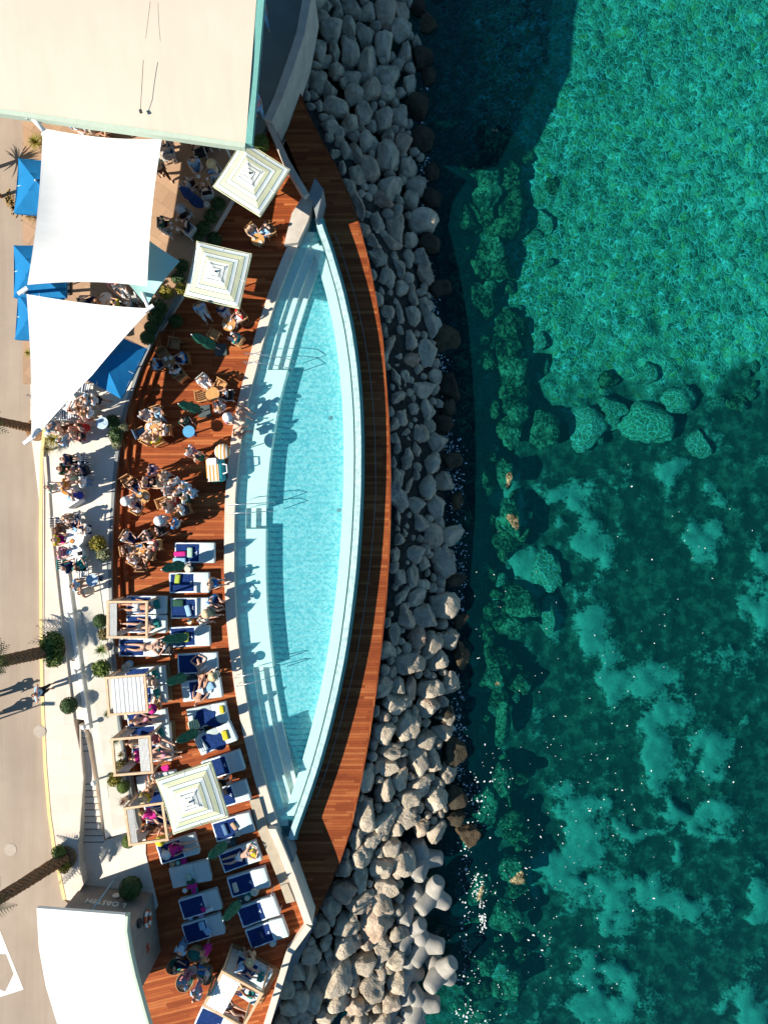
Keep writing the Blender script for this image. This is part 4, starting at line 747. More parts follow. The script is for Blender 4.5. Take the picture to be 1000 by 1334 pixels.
LG = [('uppermost poolside lounger with a pink towel and white cushion', 254, 720, 0, 'full', [('cushion', -.22, .02, .28, .52, 'mint', 0), ('pink_towel', -.74, -.05, .62, .26, 'magenta', 3), ('folded_towel', -.76, -.40, .66, .30, 'sky', 0)]),
 ('second poolside lounger from the top with a lime cushion', 247, 759, 1, 'full', [('cushion', -.58, .20, .28, .50, 'lime', -8)]),
 ('poolside lounger with a blue cushion and a green leafy towel', 249, 792, 1, 'full', [('cushion', -.12, -.12, .26, .58, 'sky', 14), ('towel_roll', -.62, .28, .55, .36, 'green', 0)]),
 ('poolside lounger with a lime cushion in the middle of its towel', 248, 829, 3, 'full', [('cushion', -.18, -.02, .28, .48, 'lime', -4)]),
 ('poolside lounger with bare navy towel beside the white shirt', 258, 864, 3, 'full', [('towel_fold', .32, -.22, .40, .12, 'white', 40)]),
 ('poolside lounger on which a person lies turned to its side', 263, 898, 8, 'part', [('shirt', .42, .12, .5, .42, 'sky', 20), ('white_towel', .22, -.02, .7, .22, 'white', -22)]),
 ('poolside lounger with a rumpled towel and a leaf print throw', 271, 932, 12, 'mess', [('cushion', .80, .18, .24, .40, 'yellow', 0), ('throw', -.78, -.30, .55, .46, leafprint, 6)]),
 ('poolside lounger with a yellow cushion and a patterned bag', 281, 962, 24, 'mess', [('cushion', .56, -.02, .30, .50, 'yellow', -8), ('bag', -.76, -.02, .42, .66, bluefl, 10)]),
 ('poolside lounger partly under the striped parasol, upper one', 291, 997, 18, 'full', []), ('poolside lounger partly under the striped parasol, lower one with a black cushion', 299, 1036, 17, 'full', [('cushion', -.1, .25, .3, .3, 'black', 0)]),
 ('poolside lounger with a blue roll cushion just below the striped parasol', 304, 1077, 17, 'full', [('roll_cushion', -.42, .03, .22, .6, 'jeans', 4), ('clothes', .08, .06, .22, .42, 'tan', 20)]),
 ('poolside lounger with a sunbather on a yellow towel', 313, 1116, 20, 'full', [('yellow_towel', .66, -.02, .42, .46, 'yellow', 6)]),
 ('poolside lounger with a cream cushion at its foot', 324, 1149, 17, 'full', [('cushion', -.70, -.02, .24, .50, 'cream', 0)]),
 ('upper lounger of the close pair at the deck corner', 337, 1187, 20, 'full', []), ('lower lounger of the close pair at the deck corner with a navy cushion', 348, 1215, 20, 'full', [('cushion', -.32, .02, .26, .52, 'navy', 4)])]
for lab, x, y, a, tw, ex in LG: lounger(lab, x, y, a, 0, towel=tw, extras=ex, grp=GP)
for lab, x, y, a, tw, ex in (('lounger with a person in pink lying below the striped parasol', 232, 1106, 17, 'full', [('cushion', -.72, .06, .26, .44, 'grey', 4)]), ('bare pale blue lounger with green and pink cushions', 248, 1139, 13, 'none', [('cushion', -.10, -.10, .30, .32, 'mint', 0), ('green_cushion', -.02, -.34, .44, .26, 'green', -8), ('pink_bag', .0, -.56, .50, .3, 'magenta', -6)]),
  ('shaded lounger with a small pink cloth on its towel', 261, 1178, 17, 'full', [('cloth', .12, -.26, .22, .26, 'magenta', 20), ('white_cloth', .42, -.36, .42, .16, 'white', 10)]), ('shaded lounger with two pale bundles on its towel', 265, 1210, 17, 'full', [('bundle', .02, .22, .30, .42, 'sky', 0), ('round_bundle', .22, -.12, .34, .36, 'sky', 20)])):
    lounger(lab, x, y, a, 0, towel=tw, extras=ex, grp=GQ)
def pergola(lab, tops, cover, beds, zt=2.15):
    T = [P(x, y, zt) for x, y in tops]; c = sum(T, Vector()) / 4; a = math.atan2((T[1] - T[0]).y, (T[1] - T[0]).x); w = ((T[1] - T[0]).length + (T[2] - T[3]).length) / 2; h = ((T[3] - T[0]).length + (T[2] - T[1]).length) / 2
    t = thing('pergola', lab, 'pergola', (c.x, c.y, 0), a, 'timber pergolas with daybeds')
    for sx in (-1, 1):
        for sy in (-1, 1): MB().box((sx * w / 2, sy * h / 2, zt / 2 - .06), (.09, .09, zt - .08)).build('post', pine, t)
    for sy in (-1, 1): MB().box((0, sy * h / 2, zt), (w + .14, .11, .13)).build('beam', pine, t)
    for sx in (-1, 1): MB().box((sx * w / 2, 0, zt - .003), (.11, h - .12, .125)).build('beam', pine, t)
    MB().box((.35, 0, .06), (w + .5, h + .2, .1)).build('platform', teakd, t)
    x0, x1 = cover; n = 40; vs = []
    for i in range(n + 1):
        u = i / n; x = -w / 2 + .07 + (w - .14) * (x0 + (x1 - x0) * u)
        for y in (-h / 2 + .07, h / 2 - .07): vs.append((x, y, zt + .03 + .05 * abs(math.sin(u * math.pi * 7.5)) - (.0)))
    nv = len(vs); vs += [(x, y, z - .02) for x, y, z in vs]; fs = [(2 * i, 2 * i + 1, 2 * i + 3, 2 * i + 2) for i in range(n)]; fs += [tuple(k + nv for k in f[::-1]) for f in fs]
    MB().add(vs, fs).build('canopy', white, t)
    for sy in (-1, 1): MB().strip([(-w / 2 + .1, sy * (h / 2 - .1), 0), (-w / 2 + .55, sy * (h / 2 - .1), 0)], [(-w / 2 + .1, sy * (h / 2 - .03), 0), (-w / 2 + .55, sy * (h / 2 - .03), 0)], .2, zt - .1).build('tied_curtain', mat('grey_voile', (.42, .38, .36), .9, .1), t)
    for i, lb_ in enumerate(beds):
        y = (len(beds) - 1) / 2 * .98 - i * .98; q = Matrix.Rotation(a, 3, 'Z') @ Vector((.36, y, 0))
        o = lounger(lb_, 500, 667, math.degrees(a), .11, towel='full', extras=[('cushion', .55, .05, .3, .5, tealc, 12)], Wd=.93, grp='daybeds under the pergolas'); o.location = (c.x + q.x, c.y + q.y, .11)
    return t
pergola('uppermost pergola with its white canopy folded to the left', [(141, 784), (192, 784), (191, 830), (141, 830)], (.02, .22), ['upper daybed in the uppermost pergola', 'lower daybed in the uppermost pergola'])
pergola('pergola fully covered by a pleated white canopy', [(139.5, 883), (189, 879), (192, 927), (142, 931)], (.10, 1), ['upper daybed under the pleated white canopy', 'lower daybed under the pleated white canopy'])
pergola('pergola with its canopy bunched to the right and two sunbathers in pink', [(146, 963), (195, 959), (199, 1006), (151, 1009)], (.72, 1), ['upper daybed in the pergola with the bunched canopy', 'lower daybed in the pergola with the bunched canopy'])
pergola('pergola touching the striped parasol with its canopy folded left', [(162, 1053), (211, 1046), (219, 1092), (171, 1101)], (.02, .2), ['upper daybed in the pergola touching the parasol', 'lower daybed in the pergola touching the parasol'])
pergola('large tilted pergola at the bottom edge with a pleated canopy over its left half', [(288, 1264), (340, 1293), (318, 1339), (269, 1309)], (.0, .46), ['upper daybed in the tilted bottom pergola', 'lower daybed in the tilted bottom pergola'])
lounger('single daybed just below the uppermost pergola with a sunbather', 182, 843, 0, .05, Wd=.95); lounger('single daybed between the pleated and bunched canopies', 193, 937, 8, .05, Wd=.9); lounger('single pale daybed above the pergola touching the parasol', 205, 1019, 10, .05, towel='none', Wd=.95, extras=[('white_cushion', -.6, -.1, .5, .3, 'white', 30)])
lounger('lounger cut by the bottom edge below the tilted pergola', 282, 1333, -24, .0, towel='full')
# ------------------------------------------------------------------ chairs, tables, small things
def chair_proto():
    t = thing('chair', 'x', 'chair')
    MB().rbox((0, 0, .42), (.48, .50, .06), .02).build('seat', teak, t); b_ = MB()
    for i in range(5): b_.box((-.27, -.2 + .1 * i, .68), (.03, .07, .42))
    b_.box((-.27, 0, .90), (.04, .54, .06)); b_.build('backrest', teak, t)
    for sx in (-.22, .22):
        for sy in (-.24, .24): MB().box((sx, sy, .2), (.045, .045, .42)).build('leg', teak, t)
    for sy in (-.27, .27): MB().rbox((-.02, sy, .64), (.52, .05, .035), .01).build('armrest', teak, t)
    return t
CH = {}
ch0 = chair_proto(); CH['teak'] = proto(ch0)
def chair_kind(k, m1, m2):
    r = spawn(CH['teak'], (0, 0, 0), 0, 'x', 'chair')
    for c in r.children: recolor(c, m1 if c.name.startswith(('seat', 'backrest')) else m2)
    CH[k] = proto(r); return r
navstripe = striped('navy_stripe', (.03, .05, .11), (.70, .72, .72), .12, 1)
tmpl = [ch0, chair_kind('dteak', teakd, teakd), chair_kind('white', mat('pale_mesh', (.42, .42, .40), .8, .1), metalw), chair_kind('striped', navstripe, metalw), chair_kind('teal', tealc, metalw), chair_kind('blue', pal('jeans'), teak), chair_kind('black', dark, metalw)]
CG = {'teak': 'teak armchairs on the deck', 'dteak': 'dark teak armchairs in the shade', 'white': 'pale metal chairs of the dining terrace', 'striped': 'striped chairs of the terrace', 'teal': 'teal chairs of the terrace', 'blue': 'cushioned chairs on the deck', 'black': 'black chairs of the dining terrace'}
used_ch = []
def chair(k, px, py, ang, lab, z=0):
    p = P(px, py, z + .55); c = spawn(CH[k], (p.x, p.y, z), R(ang), lab, 'chair', CG[k]); c.name = 'chair'; return c
def table(px, py, z, r, h, top, lab, items=(), kind='round table', leg=None, grp=None):
    p = P(px, py, z + h); t = thing('round_table', lab, 'table', (p.x, p.y, z), 0, grp)
    MB().lathe([(0, h - .04), (r * .97, h - .04), (r, h - .02), (r * .97, h), (0, h)], n=28).build('tabletop', top, t); MB().tube([(0, 0, .04), (0, 0, h - .05)], .04, 8).build('pedestal', leg or teakd, t, True)
    ft = MB(); ft.box((0, 0, .025), (r * 1.1, .07, .05), .5); ft.box((0, 0, .0245), (.07, r * 1.1, .049), .5); ft.build('foot', leg or teakd, t)
    return t, p
plates = {}
def plate(p, dx, dy, c, lab, r=.11, h=.03):
    o = MB().lathe([(0, 0), (r * .6, 0), (r, h), (r * .9, h), (r * .55, h * .4), (0, h * .4)], (0, 0, 0), 14).build('plate' if h < .06 else 'glass', pal(c), None, True, (p.x + dx, p.y + dy, p.z + .002)); return tag(o, lab, 'plate' if h < .06 else 'glass')
tabtop = mat('teak_top', (.52, .27, .085), .5, .22, 5); tabw = mat('white_top', (.78, .78, .77), .5, .03); tabb = mat('brown_top', (.34, .20, .10), .55, .2, 5); tabx = mat('blue_white_top', (.38, .52, .66), .5, .5, 7)
TB = [(336, 312, 0, .34, .72, tabtop, 'round teak table below the diamond turned parasol', 2), (298, 422, 0, .36, .72, tabtop, 'round teak table with white plates under the edge of a parasol', 4), (220, 471, 0, .36, .72, teakd, 'dark round table with blue plates in the shade', 4), (277, 513, 0, .36, .72, tabtop, 'empty bright round teak table with two empty armchairs', 0), (198, 557, 0, .38, .72, tabtop, 'round table crowded with white plates beside the yellow shirt', 6), (186, 647, 0, .38, .72, tabtop, 'round teak table with red fruit next to the wooden steps', 3), (181, 716, 0, .36, .72, tabtop, 'round table with drinks in the lowest group of diners', 5),
 (264, 234, ZT, .42, .74, tabb, 'round brown table with three white plates on the shaded paving', 3), (229, 293, ZT, .42, .74, tabb, 'round brown table with glasses near the small lower sail', 4), (138, 389, ZT, .34, .74, tabw, 'white round table glimpsed between the two sails', 1), (88, 523, ZT, .46, .74, tabw, 'pale glass round table beside the triangular sail', 2), (251, 1264, 0, .26, .5, mat('stone_top', (.42, .39, .34), .8, .1), 'small round stone table between the wicker tub chairs', 0)]
PCOL = ['white', 'cream', 'sky', 'white', 'orange', 'white']
for x, y, z, r, h, m_, lab, k in TB:
    t, p = table(x, y, z, r, h, m_, lab)
    for i in range(k):
        a = i * 2.4 + x; plate(p, math.cos(a) * r * .58, math.sin(a) * r * .58, PCOL[(i + int(x)) % 6] if z == 0 else 'white', 'plate %s on the %s' % (['near the rim', 'in the middle', 'with leftovers', 'by the edge', 'with fruit', 'of salad'][i], ' '.join(lab.split()[:7])), .08 + .03 * (i % 2))
for x, y, z, lab in ((246, 562, 0, 'blue bar table with a white hat on it on the deck'), (133, 551, ZT, 'blue and white patterned bar table beside the bushes'), (120, 756, ZT, 'blue and white bar table beside the couple on the terrace')):
    table(x, y, z, .31, 1.02, tabx if z else mat('blue_top', (.07, .30, .52), .5, .1), lab, leg=pal('navy'))
def tubchair(px, py, ang, lab):
    p = P(px, py, .45); t = thing('tub_chair', lab, 'chair', (p.x, p.y, 0), R(ang), 'round wicker tub chairs'); n = 28; vs = []
    for k in range(n):
        a = 2 * math.pi * k / n; up = .42 + .32 * (.5 - .5 * math.cos(a)); ca, sa = math.cos(a), math.sin(a)
        vs += [(.34 * ca, .34 * sa, .08), (.46 * ca, .46 * sa, up), (.42 * ca, .42 * sa, up + .03), (.36 * ca, .36 * sa, .36)]
    MB().add(vs, [(4 * k + j, 4 * ((k + 1) % n) + j, 4 * ((k + 1) % n) + j + 1, 4 * k + j + 1) for k in range(n) for j in range(3)]).build('shell', wicker, t, True)
    MB().lathe([(0, .30), (.35, .32), (.36, .40), (.30, .45), (0, .46)], n=20).build('cushion', tealc, t, True)
    MB().lathe([(.30, 0), (.26, .10)], n=16).build('foot_ring', dark, t)
for q in ((254, 1243, 250, 'empty wicker tub chair with a teal cushion at the top of its circle'), (230, 1257, -10, 'wicker tub chair on the left of the circle with a dark haired person'), (242, 1277, 60, 'wicker tub chair at the bottom of the circle with a person in blue'), (267, 1269, 165, 'wicker tub chair on the right of the circle with a person in white')): tubchair(*q)
for q in (('teak', 279, 435, 60, 'empty teak armchair above a closed green parasol'), ('dteak', 227, 448, -100, 'dark empty armchair near the upper potted plants'), ('dteak', 213, 461, -50, 'dark empty armchair behind the blue plates'), ('teak', 236, 490, 130, 'empty teak armchair half in sunlight below the white shirt'), ('teak', 287, 502, -120, 'empty teak armchair on the upper right of the bare table'), ('teak', 263, 516, 8, 'empty teak armchair on the left of the bare table'), ('blue', 184, 564, 25, 'empty armchair with blue cushion beside the wooden steps'), ('teak', 167, 627, -60, 'teak armchair above the table with red fruit'), ('teak', 232, 667, 20, 'cream armchair beside the floral blouse at the group of standing people'), ('teak', 213, 655, 20, 'teak armchair on the left of the red top'),
  ('striped', 86, 541, 90, 'striped navy chair under the edge of the triangular sail', ZT), ('striped', 110, 505, 80, 'striped navy chair near the corner of the blue parasol', ZT), ('teal', 86, 735, 0, 'empty teal chair below the white tables', ZT), ('striped', 108, 746, 90, 'striped chair behind the teal dress', ZT), ('striped', 77, 681, 0, 'striped chair on the left of the upper white table', ZT), ('white', 247, 300, 140, 'empty pale chair near the lower brown table', ZT), ('white', 219, 298, 60, 'pale chair left of the lower brown table', ZT), ('white', 216, 202, -80, 'pale chair behind the grey blue shirt', ZT), ('black', 268, 184, -100, 'black chair under the roof edge right of another', ZT), ('white', 278, 182, -100, 'pale chair at the far right under the roof edge', ZT), ('black', 217, 845, 180, 'black chair holding the light blue shirt beside the daybed'), ('white', 71, 551, 0, 'pale chair beside the yellowish shrub', ZT), ('white', 172, 389, 120, 'pale chair between the sails at the right end', ZT), ('striped', 100, 606, 180, 'striped chair right of the dark green shirt', ZT)):
    chair(*q)
# white covered tables on the terrace
def clothtable(pts, lab, cat='table', h=.76, skirt=True):
    A = PP(pts, ZT + h); c = sum(A, Vector()) / len(A); t = thing('covered_table', lab, cat, (c.x, c.y, ZT), 0, 'white covered tables of the terrace'); A = [p - Vector((c.x, c.y, 0)) for p in A]; n = len(A)
    MB().prism(A, h - .05, h).build('tabletop', tabw, t); vs = []; m = 14
    ring = [A[i].lerp(A[(i + 1) % n], k / m) for i in range(n) for k in range(m)]; nr = len(ring)
    for j, z in ((0, h + .004), (1, h - .3), (2, .06)):
        for k, q in enumerate(ring): s_ = 1.01 + j * .03 + (.03 * j if k % 2 else 0); vs.append((q.x * s_, q.y * s_, z))
    fs = [(j * nr + k, j * nr + (k + 1) % nr, (j + 1) * nr + (k + 1) % nr, (j + 1) * nr + k) for j in range(2) for k in range(nr)] + [tuple(range(nr))]
    MB().add(vs, fs).build('cloth', tabw, t); return P(pts[0][0], pts[0][1], ZT + h), t
clothtable([(80, 641), (94, 634), (103, 652), (88, 662)], 'rectangular buffet table under a white cloth beside the royal blue dress')
circ = lambda x, y, r: [(x + r * math.cos(k * math.pi / 6), y + r * math.sin(k * math.pi / 6)) for k in range(12)]
clothtable(circ(97, 700, 12.5), 'upper white round table with a scalloped cloth and many diners'); clothtable(circ(97, 721, 11), 'lower white round table with a black box on it')
def smallbox(px, py, z, d, c, lab, nm, cat, a=0, r=.03):
    o = MB().rbox((0, 0, d[2] / 2), d, min(r, d[2] * .4), 0, 2).build(nm, pal(c) if isinstance(c, str) else c, None, False, P(px, py, z), R(a)); return tag(o, lab, cat)
smallbox(105, 721, ZT + .77, (.2, .2, .14), 'black', 'small black box on the lower white round table', 'box', 'box', 10)
for i, (x, y, c, lab) in enumerate(((92, 650, 'sky', 'pale blue tray on the buffet table'), (85, 642, 'orange', 'long orange food tray on the buffet table'), (98, 690, 'sky', 'blue plate at the top of the upper white table'), (94, 705, 'orange', 'orange dish on the upper white table'), (90, 719, 'sky', 'blue plate on the lower white table'))): smallbox(x, y, ZT + .77, (.34, .16, .05) if i < 2 else (.2, .2, .04), c, lab, 'tray', 'tray', -30)
# drums, baskets, bags
def drum(px, py, z, r, h, c, lab, nm='stool', cat='stool', top=None):
    t = thing(nm, lab, cat, P(px, py, z + h) - Vector((0, 0, h))); MB().lathe([(r * .8, 0), (r, h * .4), (r * .95, h * .9), (r * .6, h), (0, h)], n=18).build('body', pal(c) if isinstance(c, str) else c, t, True)
    MB().lathe([(0, h + .003), (r * .72, h + .003), (r * .72, h + .03), (0, h + .03)], n=16).build('lid' if nm != 'basket' else 'contents', pal(top or 'cream'), t); return t
for q in ((245, 742, 0, .19, .45, 'cream', 'cream drum table with a hat between the top two loungers'), (264, 811, 0, .20, .45, 'white', 'white drum table beside the lounger with lime cushion'), (247, 810, 0, .17, .45, 'orange', 'orange drum table beside the closed green parasol'), (153, 847, 0, .22, .45, 'straw', 'straw drum at the foot of the single upper daybed'), (167, 866, 0, .2, .42, 'sky', 'pale blue drum below the single upper daybed'), (162, 869, 0, .2, .42, 'teal', 'teal drum above the pleated canopy'), (163, 934, 0, .19, .45, 'mint', 'pale mint drum below the pleated canopy'), (165, 949, 0, .19, .45, 'orange', 'bright orange drum below the pale mint one'), (310, 1086, 0, .2, .4, 'teal', 'teal drum table between two loungers near the parasol'), (331, 1163, 0, .22, .45, 'cream', 'cream drum table beside the closed green parasol at the corner'), (322, 1170, 0, .18, .4, 'teal', 'teal drum touching the cream drum'), (355, 1230, 0, .18, .4, 'sky', 'pale blue drum at the foot of the last corner lounger'), (269, 266, ZT, .22, .5, 'tan', 'beige round stool beside the potted plants'), (172, 1075, 0, .22, .4, 'grey', 'grey square stool inside the pergola touching the parasol')): drum(*q)
for i, q in enumerate(((256, 783, 0, .17, .3, 'wicker', 'wicker basket with white towels beside the second lounger', 'white'), (224, 1126, 0, .15, .28, 'straw', 'straw basket beside the pink lounger', 'tan'), (232, 1124, 0, .15, .28, 'green', 'green round basket beside the pink lounger', 'mint'), (241, 1160, 0, .17, .3, 'orange', 'amber basket below the bare pale lounger', 'white'), (253, 1161, 0, .17, .3, 'teal', 'teal basket with colourful things below the bare lounger', 'magenta'), (219, 951, 0, .17, .3, 'straw', 'straw basket with pink towel right of the bunched canopy', 'magenta'), (285, 1022, 0, .16, .3, 'straw', 'straw basket between the two loungers under the parasol', 'orange'), (262, 1193, 0, .17, .3, 'lilac', 'lilac basket between the two shaded loungers', 'lilac'), (248, 1196, 0, .16, .3, 'teal', 'teal basket between the two shaded loungers', 'sky'), (288, 950, 0, .2, .3, 'teal', 'teal bag between the two loungers with yellow cushions', 'sky'))):
    x, y, z, r, h, c, lab, top = q; drum(x, y, z, r, h, wicker if c == 'wicker' else c, lab, 'basket', 'basket', top)
for q in ((271, 783, 0, (.32, .36, .26), 'pink', 'pink beach bag beside the people on the third lounger'), (240, 1120, 0, (.38, .3, .22), 'magenta', 'magenta beach bag beside the pink lounger'), (209, 926, .1, (.42, .36, .24), 'magenta', 'magenta bag right of the daybed between the canopies'), (215, 943, .1, (.34, .24, .2), 'tan', 'tan bag at the end of the daybed between the canopies'), (216, 1000, .3, (.4, .3, .1), 'magenta', 'pink towel heap at the corner of the bunched canopy pergola')): smallbox(q[0], q[1], q[2], q[3], q[4], q[5], 'beach_bag', 'bag', 15, .08)
for x, y, lab in ((243, 735, 'square grey side table between the top two loungers'), (260, 947, 'square grey side table beside a leaf print throw'), (262, 955, 'square grey side table between the yellow cushions'), (294, 1094, 'square grey side table beside the blue roll cushion')):
    t = thing('side_table', lab, 'side table', P(x, y, .35) - Vector((0, 0, .35)), .2, 'square grey side tables'); MB().rbox((0, 0, .33), (.42, .42, .04), .01).build('tabletop', mat('greige', (.33, .31, .28), .7, .08), t); MB().box((0, 0, .16), (.3, .3, .3)).build('pedestal', dark, t)
# vending cart with its round patterned parasol
orp = striped('orange_check', (.60, .27, .05), (.78, .76, .70), .18)
ct = thing('vending_cart', 'small rounded teal vending cart with orange patterned cover near the pool edge', 'cart', P(282, 612, .5) - Vector((0, 0, .5)), R(4))
MB().rbox((0, 0, .52), (.86, 1.25, .74), .18, 0, 4).build('body', mat('cart_teal', (.02, .32, .35), .5, .05), ct, 'auto'); MB().rbox((-.10, -.05, .90), (.64, 1.12, .06), .028, 0, 3).build('cover', orp, ct); MB().rbox((-.1, .40, .98), (.5, .34, .10), .03).build('white_lid', tabw, ct)
for sx in (-.36, .36): MB().lathe([(0, -.03), (.2, -.03), (.2, .03), (0, .03)], n=16, M=Matrix.Translation((sx * 1.2, -.3, .2)) @ Matrix.Rotation(R(90), 4, 'Y')).build('wheel', dark, ct)
MB().tube([(.40, .25, .8), (.62, .2, .86), (.62, -.2, .86), (.40, -.25, .8)], .035, 8).build('handle', tabw, ct, True)
dp = thing('round_parasol', 'small round orange and white parasol beside the vending cart', 'parasol', P(289, 588, 1.6) - Vector((0, 0, 1.6))); MB().lathe([(.40, 1.48), (.36, 1.56), (.2, 1.64), (.03, 1.68), (0, 1.68)], n=20).build('canopy', orp, dp, True); MB().tube([(0, 0, 0), (0, 0, 1.7)], .025, 6).build('pole', metalw, dp); MB().lathe([(.2, 0), (.2, .06), (0, .06)], n=12).build('base', dark, dp)
# towel rack frame by the corner
rk_ = thing('towel_rack', 'slim white metal rack beside the cream corner wall', 'rack', P(362, 1166, 0), R(-68)); 
for sx in (-.55, .55): MB().tube([(sx, 0, 0), (sx, 0, .9)], .02, 6).build('leg', metalw, rk_)
MB().tube([(-.55, 0, .9), (.55, 0, .9)], .03, 6).build('top_bar', metalw, rk_)
# ------------------------------------------------------------------ plants
def leafball(seed, n, size, flat=1.0, loose=.25, core=.74):
    rr = random.Random(seed); mb = MB()
    for _ in range(n):
        d = Vector((rr.gauss(0, 1), rr.gauss(0, 1), rr.gauss(0, 1))).normalized(); r = 1 - loose * rr.random() ** 1.5 + .06 * noise.noise(d * 3 + Vector((seed, 0, 0)))
        p = d * r; p.z *= flat; nrm = (d + Vector((rr.gauss(0, .5), rr.gauss(0, .5), rr.gauss(0, .5)))).normalized(); a = nrm.orthogonal().normalized(); b_ = nrm.cross(a); t = rr.uniform(0, 6.28); a, b_ = a * math.cos(t) + b_ * math.sin(t), b_ * math.cos(t) - a * math.sin(t); s_ = size * rr.uniform(.6, 1.3)
        mb.add([p - a * s_ * .5, p + b_ * s_ * .3 + nrm * .02, p + a * s_ * .6, p - b_ * s_ * .3 + nrm * .02], [(0, 1, 2, 3)])
    bm = bmesh.new(); bmesh.ops.create_icosphere(bm, subdivisions=2, radius=core); bm.verts.index_update(); mb.add([(v.co.x, v.co.y, v.co.z * flat) for v in bm.verts], [[v.index for v in f.verts] for f in bm.faces]); bm.free()
    o = mb.build('foliage', leafG); me = o.data; bpy.data.objects.remove(o); return me
def spiky(seed, n, L, w, droop, up):
    rr = random.Random(seed); mb = MB()
    for i in range(n):
        a = i * 2.39996; e = R(rr.uniform(*up)); l = L * rr.uniform(.7, 1.1); d = Vector((math.cos(a) * math.cos(e), math.sin(a) * math.cos(e), math.sin(e))); sd = Vector((-math.sin(a), math.cos(a), 0)); pts = []
        for k in range(5):
            u = k / 4; p = d * l * u; p.z -= droop * l * u * u; ww = w * (1 - u) ** .7 * (.5 + u * 1.2 if u < .4 else 1); pts += [p - sd * ww, p + sd * ww]
        mb.add(pts, [(2 * k, 2 * k + 1, 2 * k + 3, 2 * k + 2) for k in range(4)])
    o = mb.build('foliage', leafG); me = o.data; bpy.data.objects.remove(o); return me
LB = dict(ball=leafball(1, 1500, .17, 1, .12, .86), loose=leafball(2, 900, .28, .8, .55, .5), loose2=leafball(3, 700, .34, .7, .7, .42), spike=spiky(4, 46, 1.0, .05, .25, (10, 75)), tuft=spiky(5, 120, 1.0, .022, .45, (15, 80)))
potM = mat('pot', (.20, .20, .20), .7, .15); potC = mat('clay_pot', (.40, .30, .22), .8, .12)
POTME = MB().lathe([(.30, 0), (.42, .5), (.38, .5), (.34, .44), (0, .44)], n=18).build('pot', potC); pme = POTME.data; bpy.data.objects.remove(POTME)
def plant(px, py, z, r, shape, m_, lab, h=.45, pot=True, grp='potted plants of the terrace'):
    t = thing('potted_plant' if pot else 'shrub', lab, 'plant', P(px, py, z + h) - Vector((0, 0, h)), random.uniform(0, 6), grp)
    o = link('foliage', LB[shape], t, (0, 0, h)); o.scale = (r, r, r); recolor(o, m_)
    if pot: q = link('pot', pme, t); q.scale = (max(.35, r) * .9, max(.35, r) * .9, max(.2, h * .9)); recolor(q, potC if px % 2 else potM)
    else: MB().tube([(0, 0, 0), (0, 0, h)], .06, 6).build('stem', trunkM, t)
